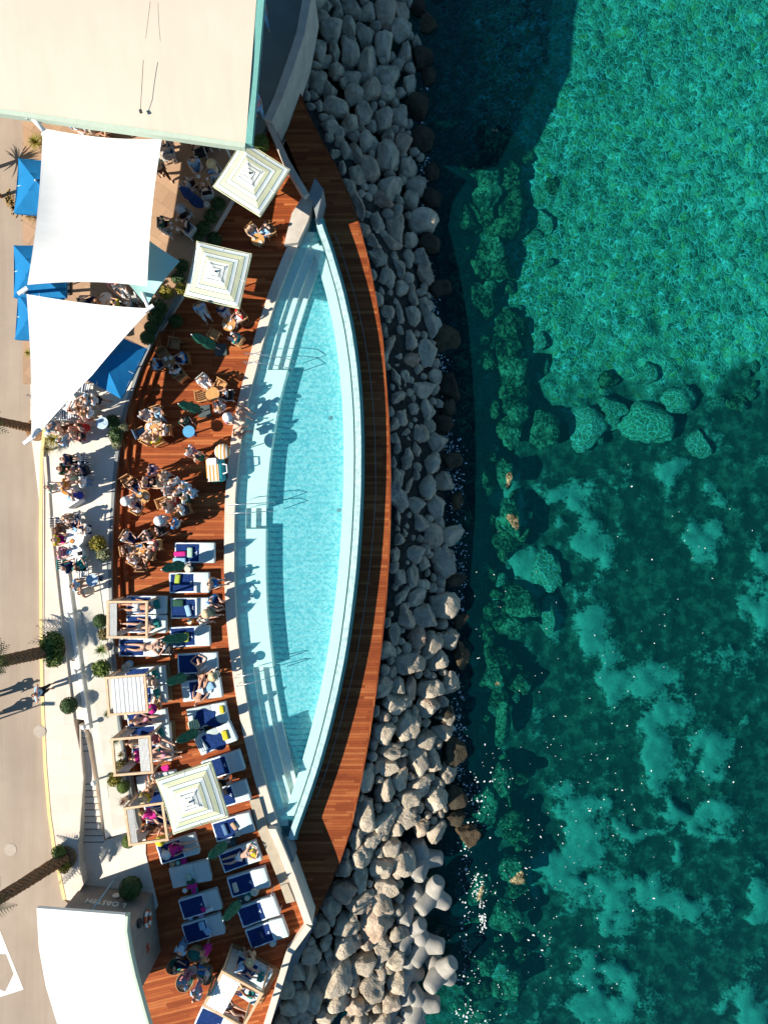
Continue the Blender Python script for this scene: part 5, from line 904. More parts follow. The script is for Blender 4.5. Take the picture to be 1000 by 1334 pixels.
for q in ((131, 809, ZT, .36, 'ball', leafG, 'round clipped bush beside the uppermost pergola', .6), (90, 919, .68, .42, 'ball', leafG, 'round clipped bush straddling the terrace edge', .45), (170, 1157, .1, .56, 'ball', leafG, 'largest round clipped bush before the pool house wall', .8), (168, 1096, .1, .34, 'ball', leafB, 'round bush at the lower corner of a pergola', .5), (133, 871, ZT, .46, 'loose', leafB, 'bright leafy bush left of the pleated canopy', .5), (133, 846, ZT, .56, 'spike', leafB, 'spiky yucca left of the single upper daybed', .4), (136, 826, ZT, .34, 'loose2', leafO, 'olive shrub between a round bush and the yucca', .35), (122, 868, ZT, .16, 'loose2', leafP, 'tiny pale plant beside the bright leafy bush', .2),
  (340, 187, 0, .44, 'ball', leafB, 'clipped bush beside the diamond turned parasol', .7), (285, 265, ZT, .36, 'loose', leafG, 'green pot plant by the beige round stool', .4), (275, 282, ZT, .36, 'loose2', leafG, 'pale green leafy pot plant below the beige stool', .35), (265, 297, ZT, .36, 'loose', leafG, 'dark pot plant right of the lower brown table', .4), (279, 312, 0, .40, 'loose', leafG, 'dark shrub on the deck above the second striped parasol', .5), (258, 308, ZT, .26, 'loose', leafG, 'small dark pot plant beside the empty pale chair', .35),
  (237, 346, ZT, .34, 'loose', leafG, 'dark pot plant right of the small lower sail', .4), (232, 362, ZT, .36, 'loose2', leafG, 'loose green pot plant left of the second striped parasol', .4), (236, 377, ZT, .30, 'loose2', leafY, 'yellow green pot plant at the corner of the striped parasol', .4), (217, 381, ZT, .36, 'loose', leafY, 'bright yellow flowering plant near the sail mast', .45), (206, 402, ZT, .46, 'loose', leafG, 'dark hedge plant just below the sail mast', .45), (203, 415, ZT, .42, 'loose', leafG, 'second dark hedge plant below the sail mast', .45), (197, 427, ZT, .34, 'ball', leafG, 'small clipped hedge ball below the dark hedge plants', .4), (192, 440, ZT, .36, 'ball', leafG, 'clipped hedge ball above the corner of the blue parasol', .4), (229, 418, 0, .36, 'loose', leafG, 'dark plant on the shaded deck below the striped parasol', .5),
  (147, 549, ZT, .36, 'loose', leafG, 'green bush above the blue patterned bar table', .45), (151, 567, ZT, .38, 'loose', leafG, 'green bush below the blue patterned bar table', .45), (160, 557, ZT, .30, 'loose2', leafP, 'pale plant at the top edge of the wooden steps', .35), (152, 578, ZT, .28, 'loose2', leafP, 'pale plant below the two green bushes', .3), (128, 708, ZT, .42, 'loose', leafY, 'yellow bush right of the white tables', .45), (135, 722, ZT, .38, 'loose2', leafP, 'pale flowering bush below the yellow bush', .4),
  (151, 964, ZT, .42, 'tuft', leafG, 'grassy pot plant at the upper corner of the bunched canopy pergola', .4), (158, 983, ZT, .30, 'tuft', leafO, 'small olive plant inside the bunched canopy pergola edge', .3), (158, 998, ZT, .36, 'loose2', leafO, 'olive plant at the lower left of the bunched canopy pergola', .35), (149, 1016, ZT, .36, 'loose2', leafY, 'yellow green plant below the bunched canopy pergola', .35), (161, 1025, ZT, .32, 'ball', leafB, 'bright lime clipped ball below the bunched canopy pergola', .4), (161, 1044, ZT, .42, 'tuft', mat('leaf_red', (.16, .07, .04), .6, .4), 'reddish brown grass above the pergola touching the parasol', .35), (140, 930, ZT, .36, 'tuft', leafP, 'pale grass left of the pleated canopy', .3), (163, 1068, .1, .2, 'tuft', leafP, 'small pale grass left of the pergola touching the parasol', .3)): plant(*q)
for q in ((68, 838, .68, .60, 'loose', leafB, 'bright green shrub on the upper side of the middle palm base', .4), (70, 857, .68, .50, 'loose', leafB, 'bright green shrub on the lower side of the middle palm base', .4), (77, 1110, .68, .36, 'loose2', leafB, 'small shrub on the upper side of the lowest palm base', .3), (84, 1130, .68, .30, 'loose2', leafY, 'small shrub on the lower side of the lowest palm base', .3), (72, 572, .62, .80, 'tuft', leafY, 'large yellowish grass shrub at the kerb end below the sail mast', .3), (64, 585, .62, .5, 'tuft', leafO, 'smaller olive grass shrub at the kerb end', .3), (48, 186, .52, .72, 'tuft', leafY, 'yellow dry shrub left of the square sail', .3), (38, 460, .52, .4, 'tuft', leafY, 'yellow tuft under the lowest blue road side parasol', .25), (40, 282, .52, .5, 'tuft', leafD, 'dry grass at the bottom of the first blue parasol', .2)): plant(*q, False, 'shrubs at the road edge')
fm_ = MB(); rr = random.Random(3)
for _ in range(240): x = rr.uniform(8, 46); c = P(x, 258 + (x - 8) * .9 + rr.gauss(0, 5), .53); fm_.box((c.x, c.y, c.z), (rr.uniform(.05, .22), rr.uniform(.03, .08), .03), rr.uniform(0, 6))
tag(fm_.build('dry_litter', leafD), 'dry leaf litter below the small fan palm on the road edge', 'litter', kind='stuff')
# palms
def palm(lab, b_, t_, zt, zb=.6, r=.24):
    a = P(*b_, zb); q = P(*t_, zt); t = thing('palm_tree', lab, 'palm tree', a, 0, 'palm trees along the pavement'); d = q - a; n = 46; vs = []; rr = random.Random(int(b_[1])); ns = 14
    tt = d.normalized(); e1 = tt.orthogonal().normalized(); e2 = tt.cross(e1)
    for i in range(n + 1):
        u = i / n; c = d * u + Vector((0, 0, .25 * math.sin(u * math.pi)))
        for k in range(ns):
            th = 2 * math.pi * k / ns; rad = r * (1.25 - .3 * u) * (1 + .14 * ((i + k) % 2) + rr.uniform(-.06, .06)); vs.append(c + (e1 * math.cos(th) + e2 * math.sin(th)) * rad)
    MB().add(vs, [(i * ns + k, i * ns + (k + 1) % ns, (i + 1) * ns + (k + 1) % ns, (i + 1) * ns + k) for i in range(n) for k in range(ns)]).build('trunk', trunkM, t)
    cr = MB()
    for i in range(26):
        az = i * 2.39996; el = R(rr.uniform(-25, 60)); L_ = rr.uniform(1.0, 1.45); dr = Vector((math.cos(az) * math.cos(el), math.sin(az) * math.cos(el), math.sin(el))); sd = Vector((-math.sin(az), math.cos(az), 0))
        for k in range(16):
            u = (k + 1) / 16; p = d + dr * L_ * u; p.z -= .55 * L_ * u * u; l = .42 * math.sin(math.pi * (.12 + .85 * u))
            for s_ in (-1, 1):
                tip = p + sd * s_ * l + dr * l * .55 - Vector((0, 0, .1)); w = dr * .03; cr.add([p - w, p + w, tip + w * .3, tip - w * .3], [(0, 1, 2, 3)])
    cr.build('crown', leafB, t); MB().lathe([(.55, 0), (.6, .12), (.5, .14), (0, .1)], n=16).build('root_mound', soil, t)
palm('palm tree leaning over the road at the middle of the pavement', (72, 846), (-30, 868), 3.6, .68); palm('palm tree leaning over the road near the pool house', (86, 1116), (-34, 1190), 4.0, .68); palm('palm tree leaning over the road beside the tip of the triangular sail', (50, 560), (-40, 540), 3.4, .5, .17)
fp = thing('fan_palm', 'small fan palm at the left edge beside the first blue parasol', 'palm', P(2, 256, .5)); o = link('foliage', LB['spike'], fp, (0, 0, 1.0)); o.scale = (.9, .9, .9); recolor(o, leafP); MB().tube([(0, 0, 0), (0, 0, 1.0)], .1, 8).build('trunk', trunkM, fp)
fp = thing('fan_palm', 'taller fan palm whose fronds enter at the left edge, uppermost', 'palm', P(-14, 222, .5)); o = link('foliage', LB['spike'], fp, (0, 0, 1.2)); o.scale = (1.2,) * 3; recolor(o, leafY); MB().tube([(0, 0, 0), (0, 0, 1.2)], .1, 8).build('trunk', trunkM, fp)
# ------------------------------------------------------------------ people
def skin(pts, edges, root, sub=1):
    names = list(pts); me = bpy.data.meshes.new('tmp'); me.from_pydata([pts[k][0] for k in names], [(names.index(a), names.index(b_)) for a, b_ in edges], []); o = bpy.data.objects.new('tmp', me); COL.objects.link(o)
    sm = o.modifiers.new('s', 'SKIN'); sm.use_smooth_shade = True; sm.branch_smoothing = .3; ss = o.modifiers.new('u', 'SUBSURF'); ss.levels = ss.render_levels = sub
    for i, k in enumerate(names):
        r = pts[k][1]; sv = me.skin_vertices[0].data[i]; sv.radius = (r, r) if isinstance(r, float) else r; sv.use_root = (k == root)
    dg = bpy.context.evaluated_depsgraph_get(); dg.update(); res = bpy.data.meshes.new_from_object(o.evaluated_get(dg)); bpy.data.objects.remove(o); 
    if not res.materials: res.materials.append(pal('white'))
    return res
def lim(a, b_, t): return a + (b_ - a) * t
V = Vector
def joints(pose):
    j = {}
    if pose in ('s', 'w', 'a'):
        j = dict(pel=V((0, 0, .96)), sp=V((0, 0, 1.16)), ch=V((.01, 0, 1.34)), nb=V((0, 0, 1.46)), nk=V((.015, 0, 1.52)), hd=V((.03, 0, 1.60)), tp=V((.025, 0, 1.70)))
        st = .22 if pose == 'w' else .03
        for s_, n_ in ((1, 'l'), (-1, 'r')):
            j['hip' + n_] = V((0, .09 * s_, .90)); j['kn' + n_] = V((.04 + st * .6 * s_, .10 * s_, .50)); j['an' + n_] = V((-.02 + st * 1.1 * s_, .11 * s_, .08)); j['to' + n_] = j['an' + n_] + V((.17, .02 * s_, -.05))
            j['sh' + n_] = V((0, .18 * s_, 1.40))
            if pose == 'a': j['el' + n_] = V((.04, .42 * s_, 1.32)); j['wr' + n_] = V((.10, .22 * s_, 1.48))
            else: j['el' + n_] = V((-.03 - st * .4 * s_, .25 * s_, 1.14)); j['wr' + n_] = V((.12 - st * .5 * s_, .22 * s_, .94))
    elif pose == 't':
        j = dict(pel=V((-.05, 0, .54)), sp=V((-.08, 0, .74)), ch=V((-.07, 0, .92)), nb=V((-.06, 0, 1.04)), nk=V((-.03, 0, 1.10)), hd=V((0, 0, 1.18)), tp=V((.0, 0, 1.28)))
        for s_, n_ in ((1, 'l'), (-1, 'r')):
            j['hip' + n_] = V((0, .09 * s_, .53)); j['kn' + n_] = V((.40, .12 * s_, .53)); j['an' + n_] = V((.42, .13 * s_, .10)); j['to' + n_] = V((.58, .15 * s_, .04)); j['sh' + n_] = V((-.07, .18 * s_, .98)); j['el' + n_] = V((.02, .27 * s_, .74)); j['wr' + n_] = V((.26, .19 * s_, .76))
    elif pose in ('l', 'p'):
        j = dict(pel=V((0, 0, .11)), sp=V((.20, 0, .12)), ch=V((.38, 0, .13)), nb=V((.50, 0, .13)), nk=V((.56, 0, .14)), hd=V((.66, 0, .17)), tp=V((.76, 0, .18)))
        for s_, n_ in ((1, 'l'), (-1, 'r')):
            j['hip' + n_] = V((-.05, .09 * s_, .11)); j['kn' + n_] = V((-.45, .13 * s_, .15 if s_ > 0 else .22)); j['an' + n_] = V((-.86, .10 * s_ + .02, .08)); j['to' + n_] = V((-.92, .16 * s_, .19)); j['sh' + n_] = V((.44, .18 * s_, .12))
            if pose == 'p': j['el' + n_] = V((.66, .38 * s_, .12)); j['wr' + n_] = V((.80, .17 * s_, .14))
            else: j['el' + n_] = V((.20, .30 * s_, .10)); j['wr' + n_] = V((-.02, .34 * s_, .07))
    else:                                   # recline, torso propped, legs along -X
        j = dict(pel=V((0, 0, .12)), sp=V((.16, 0, .24)), ch=V((.30, 0, .36)), nb=V((.39, 0, .46)), nk=V((.41, 0, .52)), hd=V((.43, 0, .61)), tp=V((.43, 0, .71)))
        for s_, n_ in ((1, 'l'), (-1, 'r')):
            j['hip' + n_] = V((-.05, .09 * s_, .12)); j['kn' + n_] = V((-.44, .13 * s_, .30 if s_ > 0 else .16)); j['an' + n_] = V((-.84, .12 * s_, .08)); j['to' + n_] = V((-.92, .15 * s_, .18)); j['sh' + n_] = V((.34, .18 * s_, .40)); j['el' + n_] = V((.18, .30 * s_, .22)); j['wr' + n_] = V((-.04, .24 * s_, .24))
    u = (j['tp'] - j['nk']).normalized(); f = V((1, 0, 0)) if pose in ('s', 'w', 'a', 't') else (V((0, 0, 1)) if pose in ('l', 'p') else V((-1, 0, .3)).normalized()); f = (f - u * f.dot(u)).normalized(); return j, u, f
def make_pose(pose):
    j, u, f = joints(pose); out = {}; sd = u.cross(f)
    ch, hd = j['ch'], j['hd']; B = {k: (v, .05) for k, v in j.items()}
    rad = dict(pel=.135, sp=.115, ch=.135, nb=.07, nk=.052, hd=.088, tp=.070)
    for k in B:
        B[k] = (j[k], rad.get(k, {'hip': .088, 'kn': .058, 'an': .038, 'to': .035, 'sh': .062, 'el': .042, 'wr': .030}.get(k[:-1], .05)))
    E = [('pel', 'sp'), ('sp', 'ch'), ('ch', 'nb'), ('nb', 'nk'), ('nk', 'hd'), ('hd', 'tp')]
    B['nose'] = (hd + f * .105 - u * .0, .014); B['chin'] = (hd + f * .06 - u * .06, .03); E += [('hd', 'nose'), ('hd', 'chin')]
    for n_, s_ in (('l', 1), ('r', -1)):
        E += [('pel', 'hip' + n_), ('hip' + n_, 'kn' + n_), ('kn' + n_, 'an' + n_), ('an' + n_, 'to' + n_), ('ch', 'sh' + n_), ('sh' + n_, 'el' + n_), ('el' + n_, 'wr' + n_)]
        d = (j['wr' + n_] - j['el' + n_]).normalized(); pa = j['wr' + n_] + d * .08; B['pa' + n_] = (pa, (.034, .02)); E.append(('wr' + n_, 'pa' + n_)); ax = d.orthogonal().normalized()
        if abs(ax.z) > .7: ax = d.cross(ax)
        for q in range(4):
            m_ = 'f%d%s' % (q, n_); B[m_] = (pa + d * .05 + ax * (q - 1.5) * .019, .0095); B[m_ + 't'] = (pa + d * (.095 - .008 * abs(q - 1.4)) + ax * (q - 1.5) * .022 - V((0, 0, .014)), .0075); E += [('pa' + n_, m_), (m_, m_ + 't')]
        m_ = 'th' + n_; B[m_] = (pa + ax * .045 * s_ + d * .01, .011); B[m_ + 't'] = (pa + ax * .06 * s_ + d * .045, .009); E += [('pa' + n_, m_), (m_, m_ + 't')]
    out['body'] = skin(B, E, 'pel')
    g = lambda k, x: (j[k], x)
    sh = {'sp': g('sp', .142), 'ch': g('ch', .160), 'pe': (lim(j['pel'], j['sp'], .1), .148), 'nb': (lim(j['ch'], j['nb'], .75), .085)}; se = [('pe', 'sp'), ('sp', 'ch'), ('ch', 'nb')]
    for n_ in 'lr': sh['sh' + n_] = g('sh' + n_, .082); sh['el' + n_] = (lim(j['sh' + n_], j['el' + n_], .75), .066); se += [('ch', 'sh' + n_), ('sh' + n_, 'el' + n_)]
    out['shirt'] = skin(sh, se, 'sp')
    for nm, t_, r1 in (('trousers', 1, .058), ('shorts', .72, .088), ('briefs', .12, .10)):
        q = {'pel': g('pel', .152)}; qe = []
        for n_ in 'lr':
            q['hip' + n_] = g('hip' + n_, .108); qe.append(('pel', 'hip' + n_))
            if nm == 'trousers': q['kn' + n_] = g('kn' + n_, .080); q['an' + n_] = (lim(j['kn' + n_], j['an' + n_], .95), r1); qe += [('hip' + n_, 'kn' + n_), ('kn' + n_, 'an' + n_)]
            else: q['kn' + n_] = (lim(j['hip' + n_], j['kn' + n_], t_), r1); qe.append(('hip' + n_, 'kn' + n_))
        out[nm] = skin(q, qe, 'pel')
    km = (j['knl'] + j['knr']) / 2; am = (j['anl'] + j['anr']) / 2
    dr = {'ch': g('ch', .15), 'sp': g('sp', .135), 'pel': g('pel', .165), 'kn': (lim(j['pel'], km, .7), .20), 'he': (lim(km, am, .35), .23), 'nb': (lim(j['ch'], j['nb'], .6), .08)}; de = [('nb', 'ch'), ('ch', 'sp'), ('sp', 'pel'), ('pel', 'kn'), ('kn', 'he')]
    out['dress'] = skin(dr, de, 'sp'); out['swim_top'] = skin({'a': (lim(j['sp'], j['ch'], .75), .146), 'b': (lim(j['sp'], j['ch'], 1.05), .150)}, [('a', 'b')], 'a')
    h0 = hd + u * .055 - f * .03; out['hair'] = skin({'a': (h0, .108), 'b': (hd - f * .06 - u * .02, .082)}, [('a', 'b')], 'a')
    out['longhair'] = skin({'a': (h0, .112), 'b': (hd - f * .065 - u * .04, .092), 'c': (hd - f * .10 - u * .20, .075), 'd': (hd - f * .12 - u * .34, .045)}, [('a', 'b'), ('b', 'c'), ('c', 'd')], 'a')
    M = u.to_track_quat('Z', 'Y').to_matrix().to_4x4(); M.translation = hd + u * .07
    o = MB().lathe([(.10, .0), (.21, .005), (.23, .015), (.12, .03), (.11, .09), (.07, .13), (0, .135)], n=20, M=M).build('hat', pal('straw'), None, True); out['hat'] = o.data; bpy.data.objects.remove(o)
    return out
POSE = {k: make_pose(k) for k in 'swatlpr'}
ZREF = dict(s=1.25, w=1.25, a=1.25, t=.85, l=.12, p=.12, r=.3)
SEEN = set()
def person(line):
    f = [x.strip() for x in line.split('|')]; pose, x, y, lv, hd, top, bot, hair, opt, lab = f[0], float(f[1]), float(f[2]), f[3], float(f[4]), f[5], f[6], f[7], f[8], f[9]
    z = {'T': ZT, '0': 0, 'B': .40, 'G': .50, 'R': .5, 'S': .68, 'H': .62}.get(lv); z = float(lv) if z is None else z
    p = P(x, y, z + ZREF[pose]); a = R(hd); off_ = Vector((0, 0, 0))
    if pose == 't': p += Vector((math.cos(a), math.sin(a), 0)) * -.08
    if pose == 'l' or pose == 'p': p += Vector((math.cos(a), math.sin(a), 0)) * .06
    Q = POSE[pose]; b_ = link('person', Q['body'], None, (p.x, p.y, z), a); b_.scale = (1.1,) * 3; tag(b_, lab, 'person', 'people on the terrace' if lv in 'TSRH' else ('sunbathers and loungers' if pose in 'lpr' else 'people on the deck'))
    tone = 'skinl' if sum(map(ord, lab)) % 3 else 'skin'
    if 'D' in opt.split(): tone = 'skind'
    recolor(b_, pal(tone))
    def part(k, nm, c):
        o = link(nm, Q[k], b_); recolor(o, pal(c) if isinstance(c, str) else c)
    part('longhair' if 'L' in opt.split() else 'hair', 'hair', hair)
    cloth = lambda c: {'print': bluefl, 'check': orp, 'stripe': navstripe}.get(c) or pal(c)
    if bot == '=': part('dress', 'dress', cloth(top))
    elif bot == 'swim': part('swim_top', 'bikini_top', cloth(top)); part('briefs', 'bikini_briefs', cloth(top))
    else:
        if top != '-': part('shirt', 'shirt', cloth(top))
        part('shorts' if bot.endswith('*') else ('briefs' if bot.endswith('!') else 'trousers'), 'shorts' if bot[-1] in '*!' else 'trousers', cloth(bot.rstrip('*!')))
    for w in opt.split():
        if w.startswith('h:'): part('hat', 'hat', w[2:])
        if w.startswith('c:'):
            c = spawn(CH[w[2:]], (p.x - .02 * math.cos(a), p.y - .02 * math.sin(a), z), a, 'seat of ' + lab, 'chair', CG[w[2:]]); c.name = 'chair'
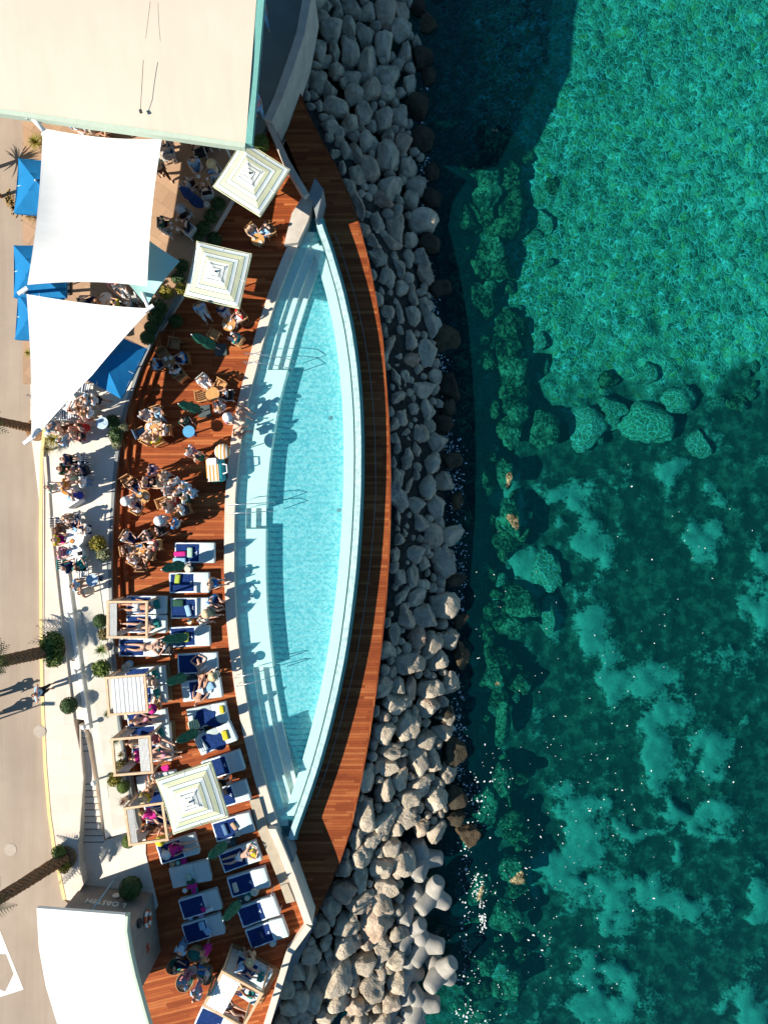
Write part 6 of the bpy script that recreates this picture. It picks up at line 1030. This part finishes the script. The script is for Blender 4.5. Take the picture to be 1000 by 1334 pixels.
PEOPLE = """
t|255|216|T|-70|sky|jeans*|darkhair|c:white|person in bright blue shirt at the top of the brown table
t|277|221|T|215|cream|sky|straw|h:straw c:white|person in wide straw hat and light blue jeans under the diamond parasol
t|248|238|T|20|grey|black|darkhair|c:white|person in dark grey shirt on the left of the brown table
t|268|246|T|100|black|black|darkhair|c:white|person in black shirt at the bottom of the brown table
t|238|279|T|240|black|black|darkhair|h:grey c:white|person in black shirt and cap at the lower brown table
t|215|290|T|0|green|black|darkhair|L c:white|long dark haired person on the left of the lower brown table
t|240|293|T|170|black|navy|darkhair||dark dressed person on the right of the lower brown table
w|207|216|T|-60|tan|brown|brownhair|h:straw|person in straw hat and brown trousers walking along the sail edge
t|217|193|T|100|grey|navy|darkhair|c:white|person in grey blue shirt seated below the roof corner of the square sail
t|219|181|T|-90|sky|grey|brownhair||person in pale blue shirt seated right at the cream roof edge
t|257|191|T|110|black|black|darkhair|c:black|person in black top on a black chair under the roof edge
t|266|178|T|-110|orange|black|brownhair||person in orange top mostly hidden by the roof edge
t|100|163|T|-30|sky|white|brownhair||person in blue checked shirt between the roof and the square sail
t|110|165|T|180|grey|tan|darkhair||person in grey shirt between the roof and the square sail
t|124|168|T|0|cream|tan|brownhair|L|brown haired person in cream between the roof and the square sail
t|136|169|T|180|tan|brown|brownhair||person in tan between the roof and the square sail
t|112|392|T|20|stripe|navy|darkhair|c:white|person in navy striped shirt between the two large sails
t|131|394|T|40|orange|tan|brownhair|L|person in orange left of the small white table between the sails
t|149|396|T|150|yellow|black|blond|c:black|person in yellow brown right of the small white table between the sails
t|166|397|T|160|grey|black|white|c:black|person with white cap and grey shirt between the sails
t|157|375|T|-60|white|white|brownhair||person in white at the edge of the small lower sail
t|149|371|T|-60|pink|white|blond||person in pale pink near the small lower sail
w|124|521|T|0|white|black*|darkhair||person in white shirt and dark shorts below the blue parasol
t|110|522|T|190|sky|grey|brownhair||person in pale blue shirt facing the glass table
t|105|529|T|100|cream|tan|brownhair|L|person with long brown hair below the glass table
t|96|533|T|80|white|white|darkhair|c:striped|person with dark hair and white top left of the floral dress
s|110|541|T|190|floral|=|blond|L|blond person in a red floral dress
s|106|555|T|190|red|=|brownhair|L|person in a bright red dress
t|82|559|T|20|cream|brown|brownhair|L|person with big long brown hair left of the red dress
t|103|568|T|180|black|floral*|darkhair||person in black top below the red dress
t|83|574|T|60|sky|sky|darkhair||person in pale blue shirt beside the yellowish shrub
t|71|558|T|-30|jeans|grey|grey|c:white|grey haired person in blue at the tip of the triangular sail
s|87|599|T|0|navy|black|brownhair||person in navy top at the top of the standing group
t|85|611|T|0|green|green|darkhair|L|person in dark green shirt in the standing group
t|101|598|T|190|white|navy|blond|c:striped|blond person on a blue striped chair
t|104|615|T|200|navy|black|brownhair|c:black|person in navy with brown hair beside the striped chair
s|94|622|T|-20|sage|=|brownhair|L|person in a long sage green dress
s|85|631|T|-10|orange|tan*|blond|L|blond person in orange and white at the buffet
s|67|635|T|10|mint|white|darkhair||person in mint shirt holding out both hands on the pavement
s|97|645|T|180|royal|=|brownhair||person in a long royal blue dress at the buffet
t|96|681|T|-80|stripe|navy|brownhair|c:striped|person in navy striped top at the upper white table
t|90|676|T|-60|tan|tan|brownhair||brown haired person behind the striped top
t|80|690|T|-10|brown|tan|brownhair|L D|person in brown on the left of the upper white table
t|78|703|T|0|yellow|magenta|darkhair||person in yellow and magenta jacket at the upper white table
t|83|720|T|0|pink|pink|brownhair||person in pink left of the lower white table
t|103|736|T|100|teal|teal|brownhair|L c:striped|person in teal top below the lower white table
s|100|762|T|0|sky|tan*|darkhair||person in blue shirt standing near the bollard light
s|110|771|T|20|cream|=|brownhair|L|person in a beige dress standing beside the blue shirt
a|51|902|S|0|sky|black|darkhair||person in pale blue shirt with raised elbows on the pavement kerb
s|-23|914|R|0|grey|navy|darkhair||person just outside the left edge casting the upper shadow
w|-24|940|R|0|white|navy|darkhair||person just outside the left edge casting the lower shadow
w|334|135|H|-60|pink|sky|darkhair|h:sky|person in pale blue hat and pale jeans on the shaded ramp
w|340|12|H|-70|grey|sky|darkhair||person in pale jeans at the top of the shaded ramp
t|329|301|0|-50|tan|sky|brownhair|c:teak|person in tan below the diamond parasol
t|347|299|0|215|black|sky|darkhair|c:teak|person in black top and pale jeans below the diamond parasol
t|262|403|0|-60|sky|white|brownhair|c:teak|person in blue shirt and white trousers at the edge of the deck shade
t|292|405|0|-60|navy|white|brownhair|c:teak|person in navy top left of the red patterned shirt
t|310|412|0|220|red|white|blond|c:teak|blond person in red patterned shirt under the parasol edge
t|306|440|0|150|teal|white|brownhair|c:teak|person in teal shirt and white trousers in the sun below the plates
t|206|474|0|10|sky|navy|darkhair|c:dteak|person in pale blue shirt left of the blue plates
t|236|467|0|190|blue|navy|white|c:dteak|white haired person in blue shirt right of the blue plates
t|228|481|0|110|white|black|brownhair|c:dteak|person in white shirt below the blue plates
t|266|497|0|-50|white|white|brownhair|c:white|brown haired person in white above the bare round table
t|293|514|0|180|black|black|sky|c:black|person in black with a pale blue cap near the pool
t|286|530|0|120|print|white|blond|L|blond person in white floral top near the pool
s|241|548|0|-60|green|black|darkhair|L|long dark haired person in dark green at the blue bar table
t|315|534|0|-30|skinl|swim|brownhair|L|person in pale swimwear at the pool edge, upper one
t|301|546|0|-20|pink|cream|white|h:white|person in pale pink and a white hat at the pool edge
t|311|564|0|40|skinl|swim|brownhair|L|brown haired person in pale swimwear at the pool edge, lower one
t|204|538|0|-70|white|sky|blond|c:teak|person in white and blue shirt at the top of the crowded table
t|190|541|0|-40|grey|white|grey||grey haired person behind the crowded table
s|203|548|0|-100|cream|tan|orange|L|red haired person leaning over the crowded table
t|212|560|0|180|white|tan|darkhair|c:teak|dark haired person in white right of the crowded table
t|203|571|0|120|yellow|tan|brownhair|c:teak|person in a bright yellow top at the crowded table
t|192|570|0|60|tan|cream|blond|c:teak|person in tan beside the yellow top
w|247|587|0|-30|white|pink|brownhair|L|person in white and pink walking alone on the deck
s|258|595|0|150|green|=|darkhair|L|person in a dark patterned dress beside the white and pink shirt
s|197|612|0|-10|navy|lilac|darkhair||person in navy shirt and lilac trousers standing apart
s|213|620|0|-20|tan|grey|blond|L|blond person in plaid skirt at the top of the standing crowd
t|203|629|0|-20|black|cream|brownhair|c:teak|person in black top seated behind the plaid skirt
s|227|627|0|-60|white|sky|blond||blond person in white at the standing crowd
s|240|634|0|180|sky|white|blond|L|blond person in sky blue and white trousers
s|217|639|0|0|grey|grey|grey||grey haired person in grey at the standing crowd
t|226|650|0|180|red|cream|brownhair|c:teak|person in a red top in the standing crowd
s|241|649|0|170|print|green|blond|L|person in black and white floral top
s|237|664|0|200|print|navy*|blond|c:dteak|person in white and blue floral blouse
t|221|660|0|20|white|cream|white||person in white below the red top
t|175|633|0|-50|black|navy|darkhair|c:dteak|person in black above the table with red fruit
t|178|660|0|60|white|navy*|brownhair|c:teak|person in white shirt below the table with red fruit
t|170|652|0|40|white|white|white|h:white|person with white cap beside the wooden steps
s|211|678|0|-10|lilac|cream|white|h:white|person in lilac shirt and white hat
s|228|682|0|160|blue|cream*|brownhair||person in bright blue shirt beside the lilac shirt
s|207|691|0|20|black|black|darkhair|L|person in black with long black hair below the lilac shirt
t|167|700|0|-30|print|navy|brownhair|c:dteak|person in navy patterned shirt in the lowest group of diners
t|190|699|0|210|grey|black|darkhair|c:dteak|person in grey shirt at the top of the lowest group of diners
t|166|717|0|10|brown|cream|brownhair|c:teak|person in brown on a cream chair in the lowest group of diners
t|191|722|0|170|tan|grey|black|c:dteak|black haired person in tan in the lowest group of diners
t|182|735|0|90|brown|brown|darkhair|c:dteak|person in brown dress at the bottom of the lowest group of diners
t|278|760|0.1|0|tan|blue*|brownhair||person in blue shorts seated on the end of the second lounger
t|279|782|0.1|-40|blue|navy*|brownhair||person in bright blue top on the end of the third lounger
t|274|798|0.1|-10|tan|sage*|blond|h:straw|person in straw hat on the end of the third lounger
t|266|804|0.1|-30|grey|white*|brownhair||person in grey below the straw hat
l|180|791|G|0|-|white*|darkhair||person in white shorts lying on a daybed of the uppermost pergola
l|182|816|G|0|cream|swim|blond||person in pale swimwear lying in the uppermost pergola
p|188|843|B|0|skinl|swim|blond|L|person lying with arms raised on the single upper daybed
t|213|837|0|180|sky|black|darkhair||person in light blue shirt crouching at the end of the upper daybed
l|262|899|B|250|-|white!|brownhair||tanned person lying across the lounger with a white shirt
t|279|879|0|200|cream|black*|straw|h:straw|person in straw hat between two poolside loungers
p|262|879|0.3|100|skin|swim|brownhair|L|long haired person bending between two poolside loungers
r|195|889|G|0|cream|swim|blond||person propped at the top edge of the pleated canopy
t|203|918|0.1|90|orange|tan*|blond|h:magenta|person in magenta hat at the right edge of the pleated canopy
r|187|938|B|180|pink|swim|blond|L|person in pink bikini propped up on the daybed between the canopies
r|181|966|G|180|tan|brown!|brownhair|L|tanned person at the top of the bunched canopy pergola
r|187|985|G|180|magenta|magenta!|brownhair|L|person in magenta top inside the bunched canopy pergola
l|214|982|G|180|pink|swim|brownhair||person in pink bikini with legs hanging towards the pool side
r|203|963|G|150|floral|floral!|brownhair||person in floral wrap behind the bunched canopy
t|197|1022|0.1|110|tan|tan*|brownhair|L|tanned person on the pale daybed above a straw hat
t|192|1035|0|60|yellow|tan*|straw|h:straw|person in yellow straw hat beside the shaded steps
r|198|1063|G|150|magenta|magenta!|blond|L|blond person in magenta in the pergola touching the parasol
r|202|1080|G|170|brown|brown!|brownhair|L|tanned person in brown in the pergola touching the parasol
t|213|1088|0|90|yellow|tan*|straw|h:yellow|person in yellow hat at the corner of the pergola touching the parasol
r|232|1106|B|190|magenta|magenta!|brownhair|h:white|person in magenta bikini lying below the striped parasol
p|311|1116|B|20|white|swim|blond||person in white swimsuit sunbathing with head on a yellow towel
t|288|1022|0|20|orange|black*|orange|h:orange|person with orange hat between the loungers under the parasol
s|236|1237|0|240|sky|jeans|darkhair||person in blue shirt standing above the wicker chairs
t|232|1260|0|-10|black|navy|darkhair||dark haired person sunk in the left wicker tub chair
t|240|1278|0|60|sky|pink|darkhair||person in blue top and pink trousers in a wicker chair
t|266|1270|0|165|white|blue|brownhair||person in white shirt in the right wicker chair
s|267|1245|0|220|magenta|=|blond|L|person in a pink dress standing above the wicker chairs
w|256|1294|0|230|sky|lilac|darkhair||person in pale blue walking towards the tilted pergola
t|326|1246|0.1|200|tan|brown*|straw|h:straw|person in straw hat at the top corner of the tilted pergola
r|318|1263|G|150|sky|navy!|brownhair||person under a pale blue towel in the tilted pergola
r|311|1287|G|150|-|tan!|brownhair|D|bare backed tanned person in the middle of the tilted pergola
s|189|628|0|-10|tan|navy*|brownhair||person in tan shirt and navy shorts between the red fruit table and the crowd
s|216|657|0|160|cream|=|brownhair|L|brown haired person in a cream dress inside the standing crowd
s|250|642|0|190|sky|grey|brownhair||person in pale blue and grey at the right end of the standing crowd
s|232|640|0|-40|white|green|darkhair||person in white shirt and green trousers in the middle of the standing crowd
t|199|710|0|180|floral|white|blond|c:teak|blond person in floral top at the right of the lowest diners
t|175|727|0|60|white|cream|grey|c:teak|grey haired person in white among the lowest diners
s|118|538|T|170|white|tan|brownhair||person in white shirt standing right of the floral dress
s|95|563|T|10|tan|=|brownhair|L|person in a tan dress between two red dresses and the shrub
t|92|611|T|150|grey|navy|darkhair||person in grey between the dark green shirt and the striped chair
s|108|628|T|180|white|jeans|brownhair||person in white shirt and jeans right of the sage dress
t|110|690|T|180|white|navy|darkhair||dark haired person in white at the right of the upper white table
t|89|738|T|40|navy|navy|grey||grey haired person in navy below the lower white table
r|297|1312|G|150|white|black!|darkhair||person in white and black in the lower part of the tilted pergola
"""
for ln in PEOPLE.strip().split('\n'): person(ln)
for t in tmpl: kill(proto(t))
